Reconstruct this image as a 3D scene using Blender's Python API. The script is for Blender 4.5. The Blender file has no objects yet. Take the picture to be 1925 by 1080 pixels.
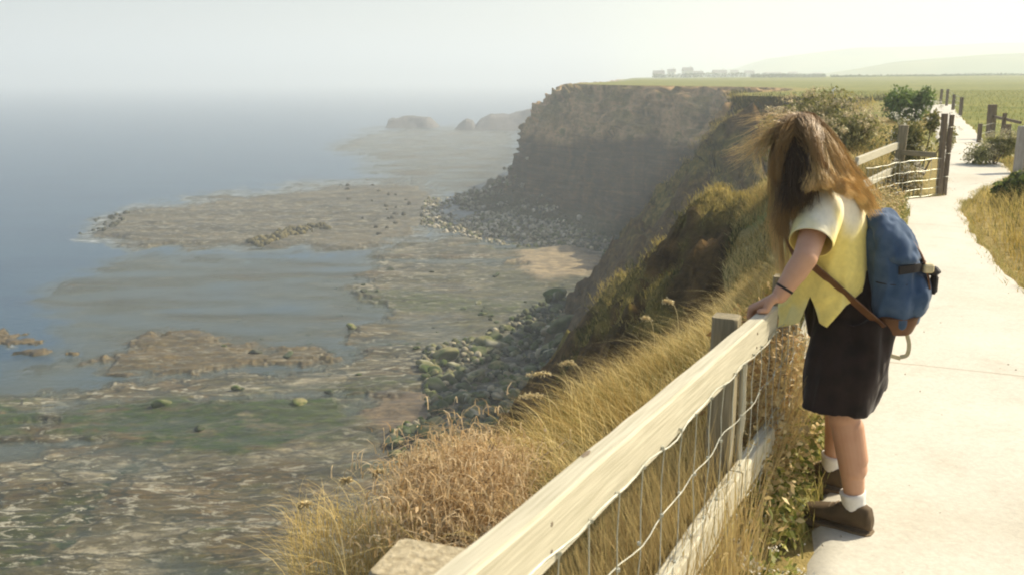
import bpy, math, random
import numpy as np
from mathutils import Vector, Matrix
random.seed(7)
rng = np.random.default_rng(7)
sc = bpy.context.scene
col = sc.collection
R = math.radians

# ------------------------------------------------------------------ camera, sky, sun, exposure
FPX, PITCH, EYE = 1750.0, R(12.7), 1.65
CP, SP = math.cos(PITCH), math.sin(PITCH)
cd = bpy.data.cameras.new("camera"); cam = bpy.data.objects.new("camera", cd); col.objects.link(cam)
cam.location = (0, 0, EYE); cam.rotation_euler = (R(90) - PITCH, 0, 0)
cd.sensor_width = 36; cd.lens = 36 * FPX / 1925; cd.clip_start = 0.05; cd.clip_end = 20000
sc.camera = cam
cd.dof.use_dof = True; cd.dof.focus_distance = 6.0; cd.dof.aperture_fstop = 9.0

SUN_EL, SUN_AZ = R(40), R(66)          # azimuth clockwise from +Y (view direction) towards +X
w = bpy.data.worlds.new("World"); sc.world = w; w.use_nodes = True
nt = w.node_tree; bg = nt.nodes['Background']
sky = nt.nodes.new('ShaderNodeTexSky'); sky.sky_type = 'NISHITA'; sky.sun_disc = False
sky.sun_elevation = SUN_EL; sky.sun_rotation = SUN_AZ; sky.air_density = 1.0; sky.dust_density = 3.0; sky.ozone_density = 1.0
nt.links.new(sky.outputs[0], bg.inputs[0]); bg.inputs[1].default_value = 0.10
sd = bpy.data.lights.new("sun", 'SUN'); sd.energy = 4.6; sd.angle = R(0.5); sd.color = (1.0, 0.89, 0.68)
so = bpy.data.objects.new("sun", sd); col.objects.link(so)
sdir = Vector((math.sin(SUN_AZ) * math.cos(SUN_EL), math.cos(SUN_AZ) * math.cos(SUN_EL), math.sin(SUN_EL)))
so.rotation_euler = sdir.to_track_quat('Z', 'Y').to_euler(); so.location = (30, 10, 60)
vs = sc.view_settings; vs.view_transform = 'Standard'; vs.look = 'None'; vs.gamma = 1; vs.use_curve_mapping = False
vs.exposure = 0.70
sc.cycles.volume_bounces = 1
sc.cycles.filter_width = 2.0
sc.cycles.transparent_max_bounces = 24

SEA = -27.0                            # water level; the path is at z = 0

# ------------------------------------------------------------------ helpers
def ray(u, v):
    cx, cy = (u - 962.5) / FPX, (540 - v) / FPX
    return np.array([cx, CP + cy * SP, -SP + cy * CP])
def at_z(u, v, z):
    d = ray(u, v); t = (z - EYE) / d[2]
    return np.array([d[0] * t, d[1] * t, z])
def at_y(u, v, y):
    d = ray(u, v); t = y / d[1]
    return np.array([d[0] * t, y, EYE + d[2] * t])
def proj(P):
    x, y, z = P[..., 0], P[..., 1], P[..., 2] - EYE
    dep = np.maximum(CP * y - SP * z, 1e-3); up = SP * y + CP * z
    return 962.5 + FPX * x / dep, 540 - FPX * up / dep

def _hash(ix, iy, iz, seed):
    h = (ix * 374761393 + iy * 668265263 + iz * 2147483647 + seed * 974634777) & 0xffffffff
    h = ((h ^ (h >> 13)) * 1274126177) & 0xffffffff
    h = ((h ^ (h >> 16)) * 2246822519) & 0xffffffff
    return ((h ^ (h >> 15)) & 0xffffff) / float(0xffffff)
def vnoise(P, seed=0):
    P = np.asarray(P, dtype=np.float64)
    i = np.floor(P).astype(np.int64); f = P - i; f = f * f * (3 - 2 * f)
    o = 0
    for dx in (0, 1):
        for dy in (0, 1):
            for dz in (0, 1):
                wx = f[:, 0] if dx else 1 - f[:, 0]
                wy = f[:, 1] if dy else 1 - f[:, 1]
                wz = f[:, 2] if dz else 1 - f[:, 2]
                o = o + wx * wy * wz * _hash(i[:, 0] + dx, i[:, 1] + dy, i[:, 2] + dz, seed)
    return o
def fbm(P, scale=(1, 1, 1), oct=4, seed=0, rough=0.5):
    P = np.asarray(P) * np.asarray(scale, dtype=float); a, s, o = 1.0, 0.0, 0
    for k in range(oct):
        o = o + a * vnoise(P * 2 ** k + 17.3 * k, seed + k); s += a; a *= rough
    return o / s                                                       # 0..1
def sstep(a, b, x): t = np.clip((x - a) / (b - a), 0, 1); return t * t * (3 - 2 * t)
def in_poly(u, v, poly):
    r = np.zeros(u.shape, bool); n = len(poly)
    for i in range(n):
        x1, y1 = poly[i]; x2, y2 = poly[(i + 1) % n]
        if y1 == y2: continue
        c = ((y1 > v) != (y2 > v)) & (u < (x2 - x1) * (v - y1) / (y2 - y1) + x1)
        r ^= c
    return r

def tag(o, label=None, cat=None, group=None, kind=None):
    if label: o['label'] = label
    if cat: o['category'] = cat
    if group: o['group'] = group
    if kind: o['kind'] = kind
    return o
def empty(name, loc=(0, 0, 0), rz=0):
    o = bpy.data.objects.new(name, None); col.objects.link(o); o.location = loc; o.rotation_euler = (0, 0, rz)
    o.empty_display_size = 0.1
    return o
def mk(name, V, F, mat, parent=None, smooth=False, cols=None, attrs=None):
    """V Nx3 array, F list or array of faces (quads/tris)"""
    V = np.asarray(V, dtype=np.float32)
    me = bpy.data.meshes.new(name)
    if isinstance(F, np.ndarray):
        n, k = F.shape
        me.vertices.add(len(V)); me.vertices.foreach_set('co', V.ravel())
        me.loops.add(n * k); me.loops.foreach_set('vertex_index', F.astype(np.int32).ravel())
        me.polygons.add(n); me.polygons.foreach_set('loop_start', np.arange(0, n * k, k, dtype=np.int32))
        me.update(calc_edges=True)
    else:
        me.from_pydata(V.tolist(), [], F)
    me.validate()
    if smooth: me.polygons.foreach_set('use_smooth', np.ones(len(me.polygons), bool))
    if cols is not None:
        c = np.ones((len(V), 4), np.float32); c[:, :3] = cols
        a = me.color_attributes.new('Col', 'FLOAT_COLOR', 'POINT'); a.data.foreach_set('color', c.ravel())
    for k, arr in (attrs or {}).items():
        a = me.attributes.new(k, 'FLOAT', 'POINT'); a.data.foreach_set('value', np.asarray(arr, np.float32))
    me.materials.append(mat)
    o = bpy.data.objects.new(name, me); col.objects.link(o)
    if parent is not None:
        o.parent = parent
        p = parent; M = Matrix.Identity(4)
        o.matrix_parent_inverse = Matrix.Identity(4)
    return o
def grid_faces(nr, nc, close=False):
    r = np.arange(nr - 1)[:, None]; c = np.arange(nc if close else nc - 1)[None, :]; c2 = (c + 1) % nc
    return np.stack([r * nc + c, r * nc + c2, (r + 1) * nc + c2, (r + 1) * nc + c], -1).reshape(-1, 4)

class MB:                                                              # collects shapes for ONE mesh
    def __init__(s): s.V = []; s.F = []; s.n = 0
    def add(s, V, F):
        s.V.append(np.asarray(V, float)); s.F += [tuple(int(i) + s.n for i in f) for f in F]; s.n += len(V)
    def build(s, name, mat, parent=None, smooth=False, loc=None):
        V = np.concatenate(s.V)
        if loc is not None: V = V - np.array(loc)
        return mk(name, V, s.F, mat, parent, smooth)
    def box(s, c, size, M=None, bev=0.0, jit=0.0):
        hx, hy, hz = [q / 2 for q in size]; b = min(bev, hx * .9, hy * .9, hz * .9)
        V = []; 
        for z, k in ((-hz, b), (-hz + b, 0), (hz - b, 0), (hz, b)):
            for x, y in ((-hx + b, -hy), (hx - b, -hy), (hx, -hy + b), (hx, hy - b), (hx - b, hy), (-hx + b, hy), (-hx, hy - b), (-hx, -hy + b)):
                V.append(((x - math.copysign(k * .7, x)), (y - math.copysign(k * .7, y)), z))
        V = np.array(V)
        if jit: V += rng.normal(0, jit, V.shape)
        F = [tuple(range(7, -1, -1)), tuple(range(24, 32))]
        for r in range(3):
            for i in range(8): j = (i + 1) % 8; F.append((r * 8 + i, r * 8 + j, (r + 1) * 8 + j, (r + 1) * 8 + i))
        if M is not None: V = V @ np.array(M.to_3x3()).T
        s.add(V + np.array(c), F)
    def tube(s, pts, rad, n=5, cap=True):
        V, F = tube_vf(pts, rad, n, cap); s.add(V, F)
def tube_vf(pts, rad, n=5, cap=True):
    P = np.array(pts, float); m = len(P); rad = np.broadcast_to(np.asarray(rad, float), (m,))
    T = np.gradient(P, axis=0); T /= np.linalg.norm(T, axis=1)[:, None] + 1e-12
    a = np.array([0, 0, 1.]) if abs(T[0][2]) < .9 else np.array([1., 0, 0])
    V = []; X = np.cross(T[0], a); X /= np.linalg.norm(X)
    for i in range(m):
        X = X - T[i] * X.dot(T[i]); X /= np.linalg.norm(X) + 1e-12; Y = np.cross(T[i], X)
        for k in range(n):
            t = 2 * math.pi * k / n; V.append(P[i] + rad[i] * (math.cos(t) * X + math.sin(t) * Y))
    F = [tuple(f) for f in grid_faces(m, n, True)]
    if cap: F += [tuple(range(n - 1, -1, -1)), tuple(range((m - 1) * n, m * n))]
    return np.array(V), F

# ------------------------------------------------------------------ materials
def newmat(name):
    m = bpy.data.materials.new(name); m.use_nodes = True; t = m.node_tree
    return m, t, t.nodes['Principled BSDF']
def N(t, kind, **k):
    n = t.nodes.new(kind)
    for a, b in k.items():
        if a in n.inputs: n.inputs[a].default_value = b
        else: setattr(n, a, b)
    return n
def ramp(t, src, stops):
    r = t.nodes.new('ShaderNodeValToRGB'); e = r.color_ramp.elements
    while len(e) < len(stops): e.new(0.5)
    for q, (p, c) in zip(e, stops): q.position = p; q.color = (*c, 1) if len(c) == 3 else c
    t.links.new(src, r.inputs[0]); return r.outputs[0]
def objco(t, scale=(1, 1, 1), rot=(0, 0, 0)):
    c = t.nodes.new('ShaderNodeTexCoord'); m = t.nodes.new('ShaderNodeMapping'); m.inputs['Scale'].default_value = scale
    m.inputs['Rotation'].default_value = rot
    t.links.new(c.outputs['Object'], m.inputs[0]); return m.outputs[0]
def noise(t, vec, scale, detail=5, rough=.55, dist=0):
    n = N(t, 'ShaderNodeTexNoise'); n.inputs['Scale'].default_value = scale; n.inputs['Detail'].default_value = detail
    n.inputs['Roughness'].default_value = rough; n.inputs['Distortion'].default_value = dist
    t.links.new(vec, n.inputs['Vector']); return n.outputs[0]
def bump(t, b, src, strength=.3, dist=.02):
    n = N(t, 'ShaderNodeBump'); n.inputs['Strength'].default_value = strength; n.inputs['Distance'].default_value = dist
    t.links.new(src, n.inputs['Height']); t.links.new(n.outputs[0], b.inputs['Normal'])
def mixc(t, a, b, fac, mode='MIX'):
    n = N(t, 'ShaderNodeMix', data_type='RGBA', blend_type=mode)
    for s, i in ((fac, 0), (a, 6), (b, 7)):
        if isinstance(s, (int, float)): n.inputs[i].default_value = s
        elif isinstance(s, tuple): n.inputs[i].default_value = (*s, 1)
        else: t.links.new(s, n.inputs[i])
    return n.outputs[2]
def simple(name, c1, c2, scale=8, rough=.8, bs=.3, bd=.01, stretch=(1, 1, 1), detail=5, spec=.3, attr=False, sheen=0):
    m, t, b = newmat(name); v = objco(t, stretch); n = noise(t, v, scale, detail)
    c = ramp(t, n, [(.3, c1), (.7, c2)])
    if attr:
        a = N(t, 'ShaderNodeAttribute'); a.attribute_name = 'Col'; c = mixc(t, a.outputs[0], c, 1.0, 'MULTIPLY')
    t.links.new(c, b.inputs['Base Color']); b.inputs['Roughness'].default_value = rough
    b.inputs['Specular IOR Level'].default_value = spec
    if sheen: b.inputs['Sheen Weight'].default_value = sheen
    if bs: bump(t, b, n, bs, bd)
    return m
def leafmat(name, trans=.35, rough=.7):
    """foliage: colour from the blade's own colour attribute, light passes through"""
    m, t, b = newmat(name); a = N(t, 'ShaderNodeAttribute'); a.attribute_name = 'Col'
    t.links.new(a.outputs[0], b.inputs['Base Color']); b.inputs['Roughness'].default_value = rough
    b.inputs['Specular IOR Level'].default_value = .2
    tr = N(t, 'ShaderNodeBsdfTranslucent'); t.links.new(a.outputs[0], tr.inputs[0])
    mx = N(t, 'ShaderNodeMixShader'); mx.inputs[0].default_value = trans
    t.links.new(b.outputs[0], mx.inputs[1]); t.links.new(tr.outputs[0], mx.inputs[2])
    t.links.new(mx.outputs[0], t.nodes['Material Output'].inputs[0]); return m
M = {}
M['wood'] = simple('weathered_wood', (.38, .35, .25), (.55, .515, .395), 3.2, .8, .5, .003, (60, 60, 1.6), 9)
M['post'] = simple('post_wood', (.17, .145, .085), (.34, .29, .19), 6, .85, .5, .005, (14, 14, 1.0))
M['oldpost'] = simple('old_post_wood', (.12, .09, .06), (.24, .19, .13), 6, .85, .5, .006, (9, 9, 1.0))
M['greypost'] = simple('grey_post', (.30, .28, .25), (.46, .43, .38), 4, .85, .4, .01, (6, 6, 1.0))
M['wire'] = simple('wire_grey', (.35, .36, .30), (.50, .50, .42), 40, .45, 0, 0)
M['wire'].node_tree.nodes['Principled BSDF'].inputs['Metallic'].default_value = .4
M['grass'] = leafmat('grass_blades', .30)
M['leaf'] = leafmat('leaves', .30, .55)
M['straw'] = leafmat('dry_straw', .35)
M['stone'] = simple('boulder_rock', (.55, .55, .55), (1.1, 1.1, 1.1), 1.6, .9, .8, .12, attr=True, detail=8)
M['stack'] = simple('stack_rock', (.06, .055, .05), (.14, .125, .11), .15, .9, .8, 1.5, detail=8)

# ------------------------------------------------------------------ coast line: top edge and foot, station by station
ST = [  # top x, y, z,   foot x, y,   profile
 (-14, -40, -.4, -34, -30, 0), (-6.5, -9, -.4, -28, 2, 0), (-2.6, -.6, -.4, -24, 10, 0), (-1.3, 1.7, -.42, -22.5, 13, 0), (-.5, 3.9, -.45, -21, 16, 0), (.85, 6.5, -.6, -19, 20, 0),
 (2.6, 10.3, -1.0, -17, 27, 0), (4.25, 17.3, -1.6, -14, 36, 1), (6.5, 25, -1.5, -9.5, 46, 1), (11.6, 36, -.8, -6, 52, 1), (18.5, 52, -.3, -3.5, 57, 1),
 (25, 66, 0, -2.0, 63, 1), (29.5, 76, 0, -1.0, 70, 1), (28, 80.5, 0, .2, 80, 1), (24.5, 83, 0, 2.0, 90, 1), (21.5, 87, 0, 4.4, 99, 1),
 (23, 98, 0, 8, 111, 1), (33, 116, 0, 13.6, 127, 2), (41, 140, 0, 18.5, 144, 2), (43, 158, 0, 20.5, 156, 2), (38, 170, .05, 19, 164, 2),
 (26, 182, .1, 13.3, 173, 2), (17, 197, .2, 3, 191, 2), (14.0, 207, .3, -13, 215, 2), (16, 226, .3, -12, 234, 2), (26, 280, .3, 0, 285, 2), (42, 380, 0, 22, 390, 2),
 (62, 560, 0, 40, 600, 2), (110, 900, 0, 90, 960, 2), (330, 1700, -4, 310, 1800, 2)]
PROF = [np.array([(0, 0), (.025, .10), (.10, .36), (.28, .62), (.6, .85), (1, 1)]),
        np.array([(0, 0), (.035, .07), (.15, .31), (.42, .64), (.75, .88), (1, 1)]),
        np.array([(0, 0), (.16, .07), (.42, .35), (.46, .56), (.54, .77), (.76, .90), (1, 1)])]
A = np.array(ST, float); NST = len(A)
# resample along the coast, finely near the viewer
cs = [0.0]
for i in range(1, NST): cs.append(cs[-1] + math.hypot(*(A[i, :2] - A[i - 1, :2])))
cs = np.array(cs)
def pchip(xq, x, y):                                                   # smooth interpolation (Catmull-Rom, non-uniform)
    m = np.gradient(y, x); k = np.clip(np.searchsorted(x, xq) - 1, 0, len(x) - 2); h = x[k + 1] - x[k]; t = (xq - x[k]) / h
    return (2*t**3-3*t**2+1)*y[k] + (t**3-2*t**2+t)*h*m[k] + (-2*t**3+3*t**2)*y[k+1] + (t**3-t**2)*h*m[k+1]
q = [0.0]
while q[-1] < cs[-1]:
    x = np.interp(q[-1], cs, A[:, 0]); y = np.interp(q[-1], cs, A[:, 1]); d = math.hypot(x, y)
    q.append(q[-1] + min(max(.014 * d if d < 230 else .03 * d, .16), 30) * .75)
q = np.minimum(np.array(q), cs[-1]); NQ = len(q)
TX, TY, TZ, BX, BY = [pchip(q, cs, A[:, k]) for k in range(5)]
TY = np.maximum.accumulate(TY)
kk = np.clip(np.searchsorted(cs, q) - 1, 0, NST - 2); fr = (q - cs[kk]) / (cs[kk + 1] - cs[kk]); fr = fr * fr * (3 - 2 * fr)
EDGE = lambda y: np.interp(y, TY, TX)

def land_z(x, y):
    """height of the flat cliff top inland of the edge"""
    d = np.hypot(x, y); e = EDGE(y)
    tz = np.interp(y, TY, TZ)
    near = 1 - sstep(0, 1, np.clip((x - e) / np.maximum(1.25, .12 * (y - 6)), 0, 1))
    rise = sstep(70, 420, d) * (1.0 + .0095 * np.clip(x, -50, 600)) + sstep(70, 420, d) * -.9
    und = (fbm(np.stack([x, y, 0 * x], -1), (.02, .02, 1), 3, 5) - .5) * 1.2 * sstep(40, 150, d) * sstep(0, 12, x - e)
    far = -12 * sstep(900, 1500, d)
    return tz * near + (rise + und) * sstep(0, 10, x - e) + far

# cliff face
NR = 170
tt = np.linspace(0, 1, NR) ** 1.15
rows = []
for j, t in enumerate(tt):
    pts = []
    hx, hz = [], []
    for P in PROF:
        L = np.concatenate([[0], np.cumsum(np.hypot(np.diff(P[:, 0]), np.diff(P[:, 1])))]); L /= L[-1]
        hx.append(np.interp(t, L, P[:, 0])); hz.append(np.interp(t, L, P[:, 1]))
    hx, hz = np.array(hx), np.array(hz)
    p0 = A[kk, 5].astype(int); p1 = A[kk + 1, 5].astype(int)
    fx = hx[p0] * (1 - fr) + hx[p1] * fr; fz = hz[p0] * (1 - fr) + hz[p1] * fr
    rows.append(np.stack([TX + (BX - TX) * fx, TY + (BY - TY) * fx, TZ + (SEA - .6 - TZ) * fz], -1))
G = np.stack(rows, 0)                                                   # NR x NQ x 3
Pf = G.reshape(-1, 3)
du = np.gradient(G, axis=1); dv = np.gradient(G, axis=0); Nn = np.cross(du, dv).reshape(-1, 3)
Nn /= np.linalg.norm(Nn, axis=1)[:, None] + 1e-9
flip = np.sign((Nn * np.repeat(np.stack([BX - TX, BY - TY, 0 * BX], -1)[None], NR, 0).reshape(-1, 3)).sum(1)); Nn *= flip[:, None]
dist = np.linalg.norm(Pf[:, :2], axis=1); prof2 = np.repeat(sstep(1.0, 1.9, (A[kk, 5] * (1 - fr) + A[kk + 1, 5] * fr))[None], NR, 0).ravel()
T1 = np.repeat(tt[:, None], NQ, 1).ravel()
env = sstep(0, .07, T1)
big = (fbm(Pf, (.09, .09, .04), 3, 11) - .5) * 9 * np.clip(dist / 60, .18, 1.0)
gul = np.abs(fbm(Pf, (.35, .35, .06), 4, 31) - .5) * 6 * np.clip(dist / 60, .25, 1)
fine = (fbm(Pf, (1.2, 1.2, 1.2), 4, 51) - .5) * np.clip(dist / 60, .45, 1.6) * 1.7
led = np.round(Pf[:, 2] / 1.7 + fbm(Pf, (.06, .06, .06), 3, 71) * 3) * 1.7 - Pf[:, 2] - fbm(Pf, (.06, .06, .06), 3, 71) * 3 * 1.7
disp = (big * (1 - .2 * prof2) + (gul - .8) * (1 + .5 * prof2) + fine) * env - .30 * led * prof2 * env
Pf = Pf + Nn * disp[:, None]
# a spur that runs down from the bank towards the shore
def seg_bump(Pf, a, b2, w, rag):
    a, b2 = np.array(a, float), np.array(b2, float); d = b2[:2] - a[:2]; s = ((Pf[:, :2] - a[:2]) @ d) / (d @ d); sc_ = np.clip(s, -.1, 1)
    ds = np.hypot(*(Pf[:, :2] - (a[:2] + sc_[:, None] * d)).T); return a[2] + (b2[2] - a[2]) * sc_ - ds * w - 3 * np.maximum(s - 1, 0) + (fbm(Pf, (.3, .3, .1), 5, 37, .62) - .5) * rag * 2.4 + (.5 - np.abs(fbm(Pf, (.7, .7, .2), 3, 38) - .5) * 4) * .5
for a_, b_, w_, rag_ in (((6.2, 25.5, -1.8), (2.9, 46, -11.6), 1.25, 2.2), ((2.9, 46, -11.6), (1.5, 56, -19), 1.3, 2.2), ((19, 84, -1.5), (12, 100, -15), 1.3, 4)):
    Pf[:, 2] = np.maximum(Pf[:, 2], seg_bump(Pf, a_, b_, w_, rag_))
Pf[:, 2] = np.minimum(Pf[:, 2], TZ.repeat(1).reshape(1, -1).repeat(NR, 0).ravel() + .02)
rimw = (1 - env) * (fbm(Pf, (.25, .25, 1), 4, 91) - .5) * np.clip(dist / 60, 0, 2.0)
m, t, b = newmat('cliff_face')
v = objco(t); n1 = noise(t, v, .25, 8, .62); n2 = noise(t, v, 1.6, 8, .65); vb = objco(t, (.05, .05, 1.1)); nb = noise(t, vb, 1.0, 6, .6, .4)
vg = objco(t, (.5, .5, .06)); ng = noise(t, vg, 1.0, 5, .6)
rock = ramp(t, nb, [(.30, (.040, .036, .020)), (.45, (.088, .070, .038)), (.55, (.050, .048, .026)), (.68, (.125, .098, .055))])
rock = mixc(t, rock, ramp(t, ng, [(.34, (.50, .50, .46)), (.5, (1.0, 1.0, 1.0)), (.66, (1.5, 1.42, 1.25))]), .9, 'MULTIPLY'); rock = mixc(t, rock, ramp(t, n1, [(.38, (.65, .68, .6)), (.6, (1.35, 1.25, 1.1))]), .9, 'MULTIPLY')
rock = mixc(t, rock, ramp(t, n2, [(.3, (.45, .45, .45)), (.7, (1.15, 1.1, 1.05))]), .8, 'MULTIPLY')
soil = ramp(t, n1, [(.36, (.08, .08, .025)), (.46, (.26, .20, .11)), (.56, (.46, .36, .23)), (.66, (.12, .13, .04))])
soil = mixc(t, soil, ramp(t, ng, [(.35, (.5, .5, .45)), (.6, (1.1, 1.05, 1.0))]), .7, 'MULTIPLY')
gr = ramp(t, n2, [(.3, (.06, .065, .015)), (.5, (.14, .135, .04)), (.72, (.32, .27, .10))])
asoil = N(t, 'ShaderNodeAttribute'); asoil.attribute_name = 'soil'; agr = N(t, 'ShaderNodeAttribute'); agr.attribute_name = 'grass'
arim = N(t, 'ShaderNodeAttribute'); arim.attribute_name = 'toe'
aear = N(t, 'ShaderNodeAttribute'); aear.attribute_name = 'earth'; earth = ramp(t, n2, [(.3, (.035, .025, .010)), (.5, (.085, .062, .026)), (.7, (.16, .11, .045))])
c = mixc(t, rock, soil, asoil.outputs['Fac']); c = mixc(t, c, earth, aear.outputs['Fac']); c = mixc(t, c, gr, agr.outputs['Fac'])
c = mixc(t, c, ramp(t, n2, [(.35, (.035, .05, .018)), (.65, (.12, .12, .075))]), arim.outputs['Fac'])
c = mixc(t, c, (1.22, 1.02, .80), 1.0, 'MULTIPLY')
t.links.new(c, b.inputs['Base Color']); b.inputs['Roughness'].default_value = .95; b.inputs['Specular IOR Level'].default_value = .15
nbp = N(t, 'ShaderNodeMath', operation='ADD'); t.links.new(n2, nbp.inputs[0]); t.links.new(nb, nbp.inputs[1])
bump(t, b, nbp.outputs[0], .8, .35)
M['cliff'] = m
wav = fbm(Pf, (.07, .07, .1), 4, 101) - .5
a_soil = np.where(prof2 > .5, sstep(-11.5, -9.0, Pf[:, 2] + wav * 7), .0)
a_dark = (1 - prof2) * sstep(-24, -14, Pf[:, 2] + wav * 8)
a_gr = sstep(.515, .57, fbm(Pf, (.35, .35, .5), 4, 111)) * np.where(prof2 > .5, .75 * sstep(-12, -4, Pf[:, 2]), sstep(-19, -7, Pf[:, 2] + wav * 6))
a_gr = np.maximum(a_gr, sstep(.035, .0, T1) * (1 - .6 * prof2))
def near_seg(Pf, a, b2, w):
    a, b2 = np.array(a, float), np.array(b2, float); d = b2 - a; s = np.clip(((Pf[:, :2] - a) @ d) / (d @ d), 0, 1); return sstep(w, w * .3, np.hypot(*(Pf[:, :2] - (a + s[:, None] * d)).T) + (fbm(Pf, (.6, .6, .6), 3, 39) - .5) * 2)
crest = np.maximum(near_seg(Pf, (6.2, 25.5), (2.9, 46), 1.2), near_seg(Pf, (19, 84), (12, 100), 3)) * sstep(-20, -14, Pf[:, 2]); a_gr = np.maximum(a_gr, crest)  # spur crests: extra grass, its brighter tone standing in for sunlight
a_toe = sstep(-23, -26, Pf[:, 2] + wav * 3)
CL = mk('cliff', Pf, grid_faces(NR, NQ), M['cliff'], None, True, None, {'soil': a_soil, 'grass': a_gr, 'toe': a_toe, 'earth': a_dark})
tag(CL, kind='structure'); CLV = Pf.reshape(NR, NQ, 3); CLG = a_gr.reshape(NR, NQ); CRS = crest.reshape(NR, NQ)

# cliff-top ground: same edge, lines running inland
NI = 230
s_in = np.concatenate([[0], np.cumsum(np.geomspace(.07, 60, NI - 1))])
gx = TX[None, :] + s_in[:, None] * np.interp(TY, [0, 40, 200, 1700], [1, 1, 1.2, 1.6])[None, :]
gy = np.repeat(TY[None, :], NI, 0)
gz = land_z(gx.ravel(), gy.ravel()).reshape(gx.shape); gz[0] = CLV[0, :, 2]; gx[0] = CLV[0, :, 0]; gy[0] = CLV[0, :, 1]
Pg = np.stack([gx, gy, gz], -1).reshape(-1, 3)
m, t, b = newmat('field_turf')
v = objco(t); n1 = noise(t, v, .012, 5, .6); n2 = noise(t, v, .35, 8, .65); n3 = noise(t, v, 9, 6, .7); vr = objco(t, (.02, .25, 1), (0, 0, R(-8))); n4 = noise(t, vr, 1, 5, .55)
c = ramp(t, n2, [(.3, (.12, .145, .032)), (.55, (.20, .205, .055)), (.75, (.30, .28, .095))])
c = mixc(t, c, ramp(t, n4, [(.38, (.75, .82, .7)), (.62, (1.15, 1.1, 1.0))]), .8, 'MULTIPLY')
c = mixc(t, c, ramp(t, n3, [(.3, (.6, .6, .6)), (.7, (1.25, 1.2, 1.1))]), .6, 'MULTIPLY')
adry = N(t, 'ShaderNodeAttribute'); adry.attribute_name = 'dry'
c = mixc(t, c, ramp(t, n3, [(.3, (.14, .11, .035)), (.5, (.28, .22, .08)), (.7, (.42, .33, .14))]), adry.outputs['Fac'])
t.links.new(c, b.inputs['Base Color']); b.inputs['Roughness'].default_value = .95; b.inputs['Specular IOR Level'].default_value = .1
bump(t, b, n3, .7, .05); M['turf'] = m
dg = np.hypot(Pg[:, 0], Pg[:, 1])
dry = np.clip((1 - sstep(16, 34, dg)) + (1 - sstep(1.5, 5, Pg[:, 0] - EDGE(Pg[:, 1]))) * .6, 0, 1) * sstep(.25, .5, fbm(Pg, (.5, .5, .5), 3, 3) + .2 * (dg < 20))
GR = mk('ground', Pg, grid_faces(NI, NQ), M['turf'], None, True, None, {'dry': dry}); tag(GR, kind='structure')

# ------------------------------------------------------------------ shore platform
NA, ND = 820, 640
az = np.linspace(R(-42), R(28), NA); el = np.concatenate([np.linspace(R(44), R(28.5), 30)[:-1], np.linspace(R(28.5), R(1.05), ND - 29)])
dd = (EYE - SEA) / np.tan(el)
X = (np.sin(az)[None, :] * dd[:, None]); Y = (np.cos(az)[None, :] * dd[:, None])
P = np.stack([X, Y, np.full_like(X, SEA)], -1).reshape(-1, 3)
U, V = proj(P)
wu = (fbm(P, (.05, .05, 1), 6, 201, .62) - .5); wv = (fbm(P, (.05, .05, 1), 6, 211, .62) - .5)
ku = np.clip(60 / np.maximum(dist.max() * 0 + np.hypot(P[:, 0], P[:, 1]), 1), .05, 1)
Uw, Vw = U + wu * 130 * (ku + .35), V + wv * 60 * (ku * 1.0 + .12)
Uw = Uw + (fbm(P, (.22, .22, 1), 5, 205, .65) - .5) * 110 * np.clip(150 / np.hypot(P[:, 0], P[:, 1]), .3, 1.3); Vw = Vw + (fbm(P, (.22, .22, 1), 5, 215, .65) - .5) * 42 * np.clip(150 / np.hypot(P[:, 0], P[:, 1]), .3, 1.5)
def soft(poly, eu, ev):
    """soft membership of a polygon: average of jittered tests"""
    s = 0
    for a, b2 in ((0, 0), (1, 0), (-1, 0), (0, 1), (0, -1), (.6, .6), (-.6, -.6), (.6, -.6), (-.6, .6)): s = s + in_poly(Uw + a * eu, Vw + b2 * ev, poly)
    return s / 9.0
reef1 = [(160, 437), (215, 405), (320, 380), (470, 362), (640, 345), (735, 335), (800, 345), (860, 375), (850, 420), (760, 450), (640, 472), (480, 466), (290, 472), (230, 455)]
reef2 = [(125, 705), (165, 668), (225, 652), (205, 640), (250, 622), (330, 618), (450, 628), (520, 642), (650, 660), (600, 680), (480, 690), (330, 702), (200, 714)]
isl1 = [(0, 638), (25, 629), (85, 627), (110, 632), (80, 640), (20, 643)]; isl2 = [(50, 660), (85, 650), (130, 652), (125, 662), (80, 667)]
land = [(-400, 742), (0, 738), (130, 722), (330, 712), (520, 700), (640, 668), (700, 600), (640, 560), (700, 470), (640, 472), (740, 450), (800, 440), (850, 420), (860, 375), (900, 352), (1300, 340), (1300, 1500), (-400, 1500)]
shallow = [(-400, 760), (0, 700), (120, 640), (40, 560), (150, 500), (235, 468), (300, 470), (900, 470), (900, 760)]
flats = [(640, 250), (760, 232), (990, 235), (1000, 400), (860, 380), (735, 336), (640, 330), (700, 300), (600, 285)]
L1, L2, LI, LL, LS, LF = soft(reef1, 34, 12), soft(reef2, 26, 9), soft(isl1, 4, 2) + soft(isl2, 4, 2), soft(land, 26, 12), soft(shallow, 50, 22), soft(flats, 40, 10)
n_mid = fbm(P, (.10, .28, 1), 5, 221); n_fine = fbm(P, (.35, .9, 1), 6, 231, .68); n_big = fbm(P, (.02, .03, 1), 4, 241)
ang = R(18); Pr = P.copy(); Pr[:, 0] = P[:, 0] * math.cos(ang) + P[:, 1] * math.sin(ang); Pr[:, 1] = -P[:, 0] * math.sin(ang) + P[:, 1] * math.cos(ang)
Pr[:, 1] += (fbm(P, (.03, .03, 1), 3, 251) - .5) * 18
strata = fbm(Pr, (.12, .75, 1), 6, 261, .66)
h = -1.6 + 1.15 * LS + 1.4 * LF + (n_mid - .5) * 1.1 * np.clip(LS + LF, .25, 1)
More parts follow.
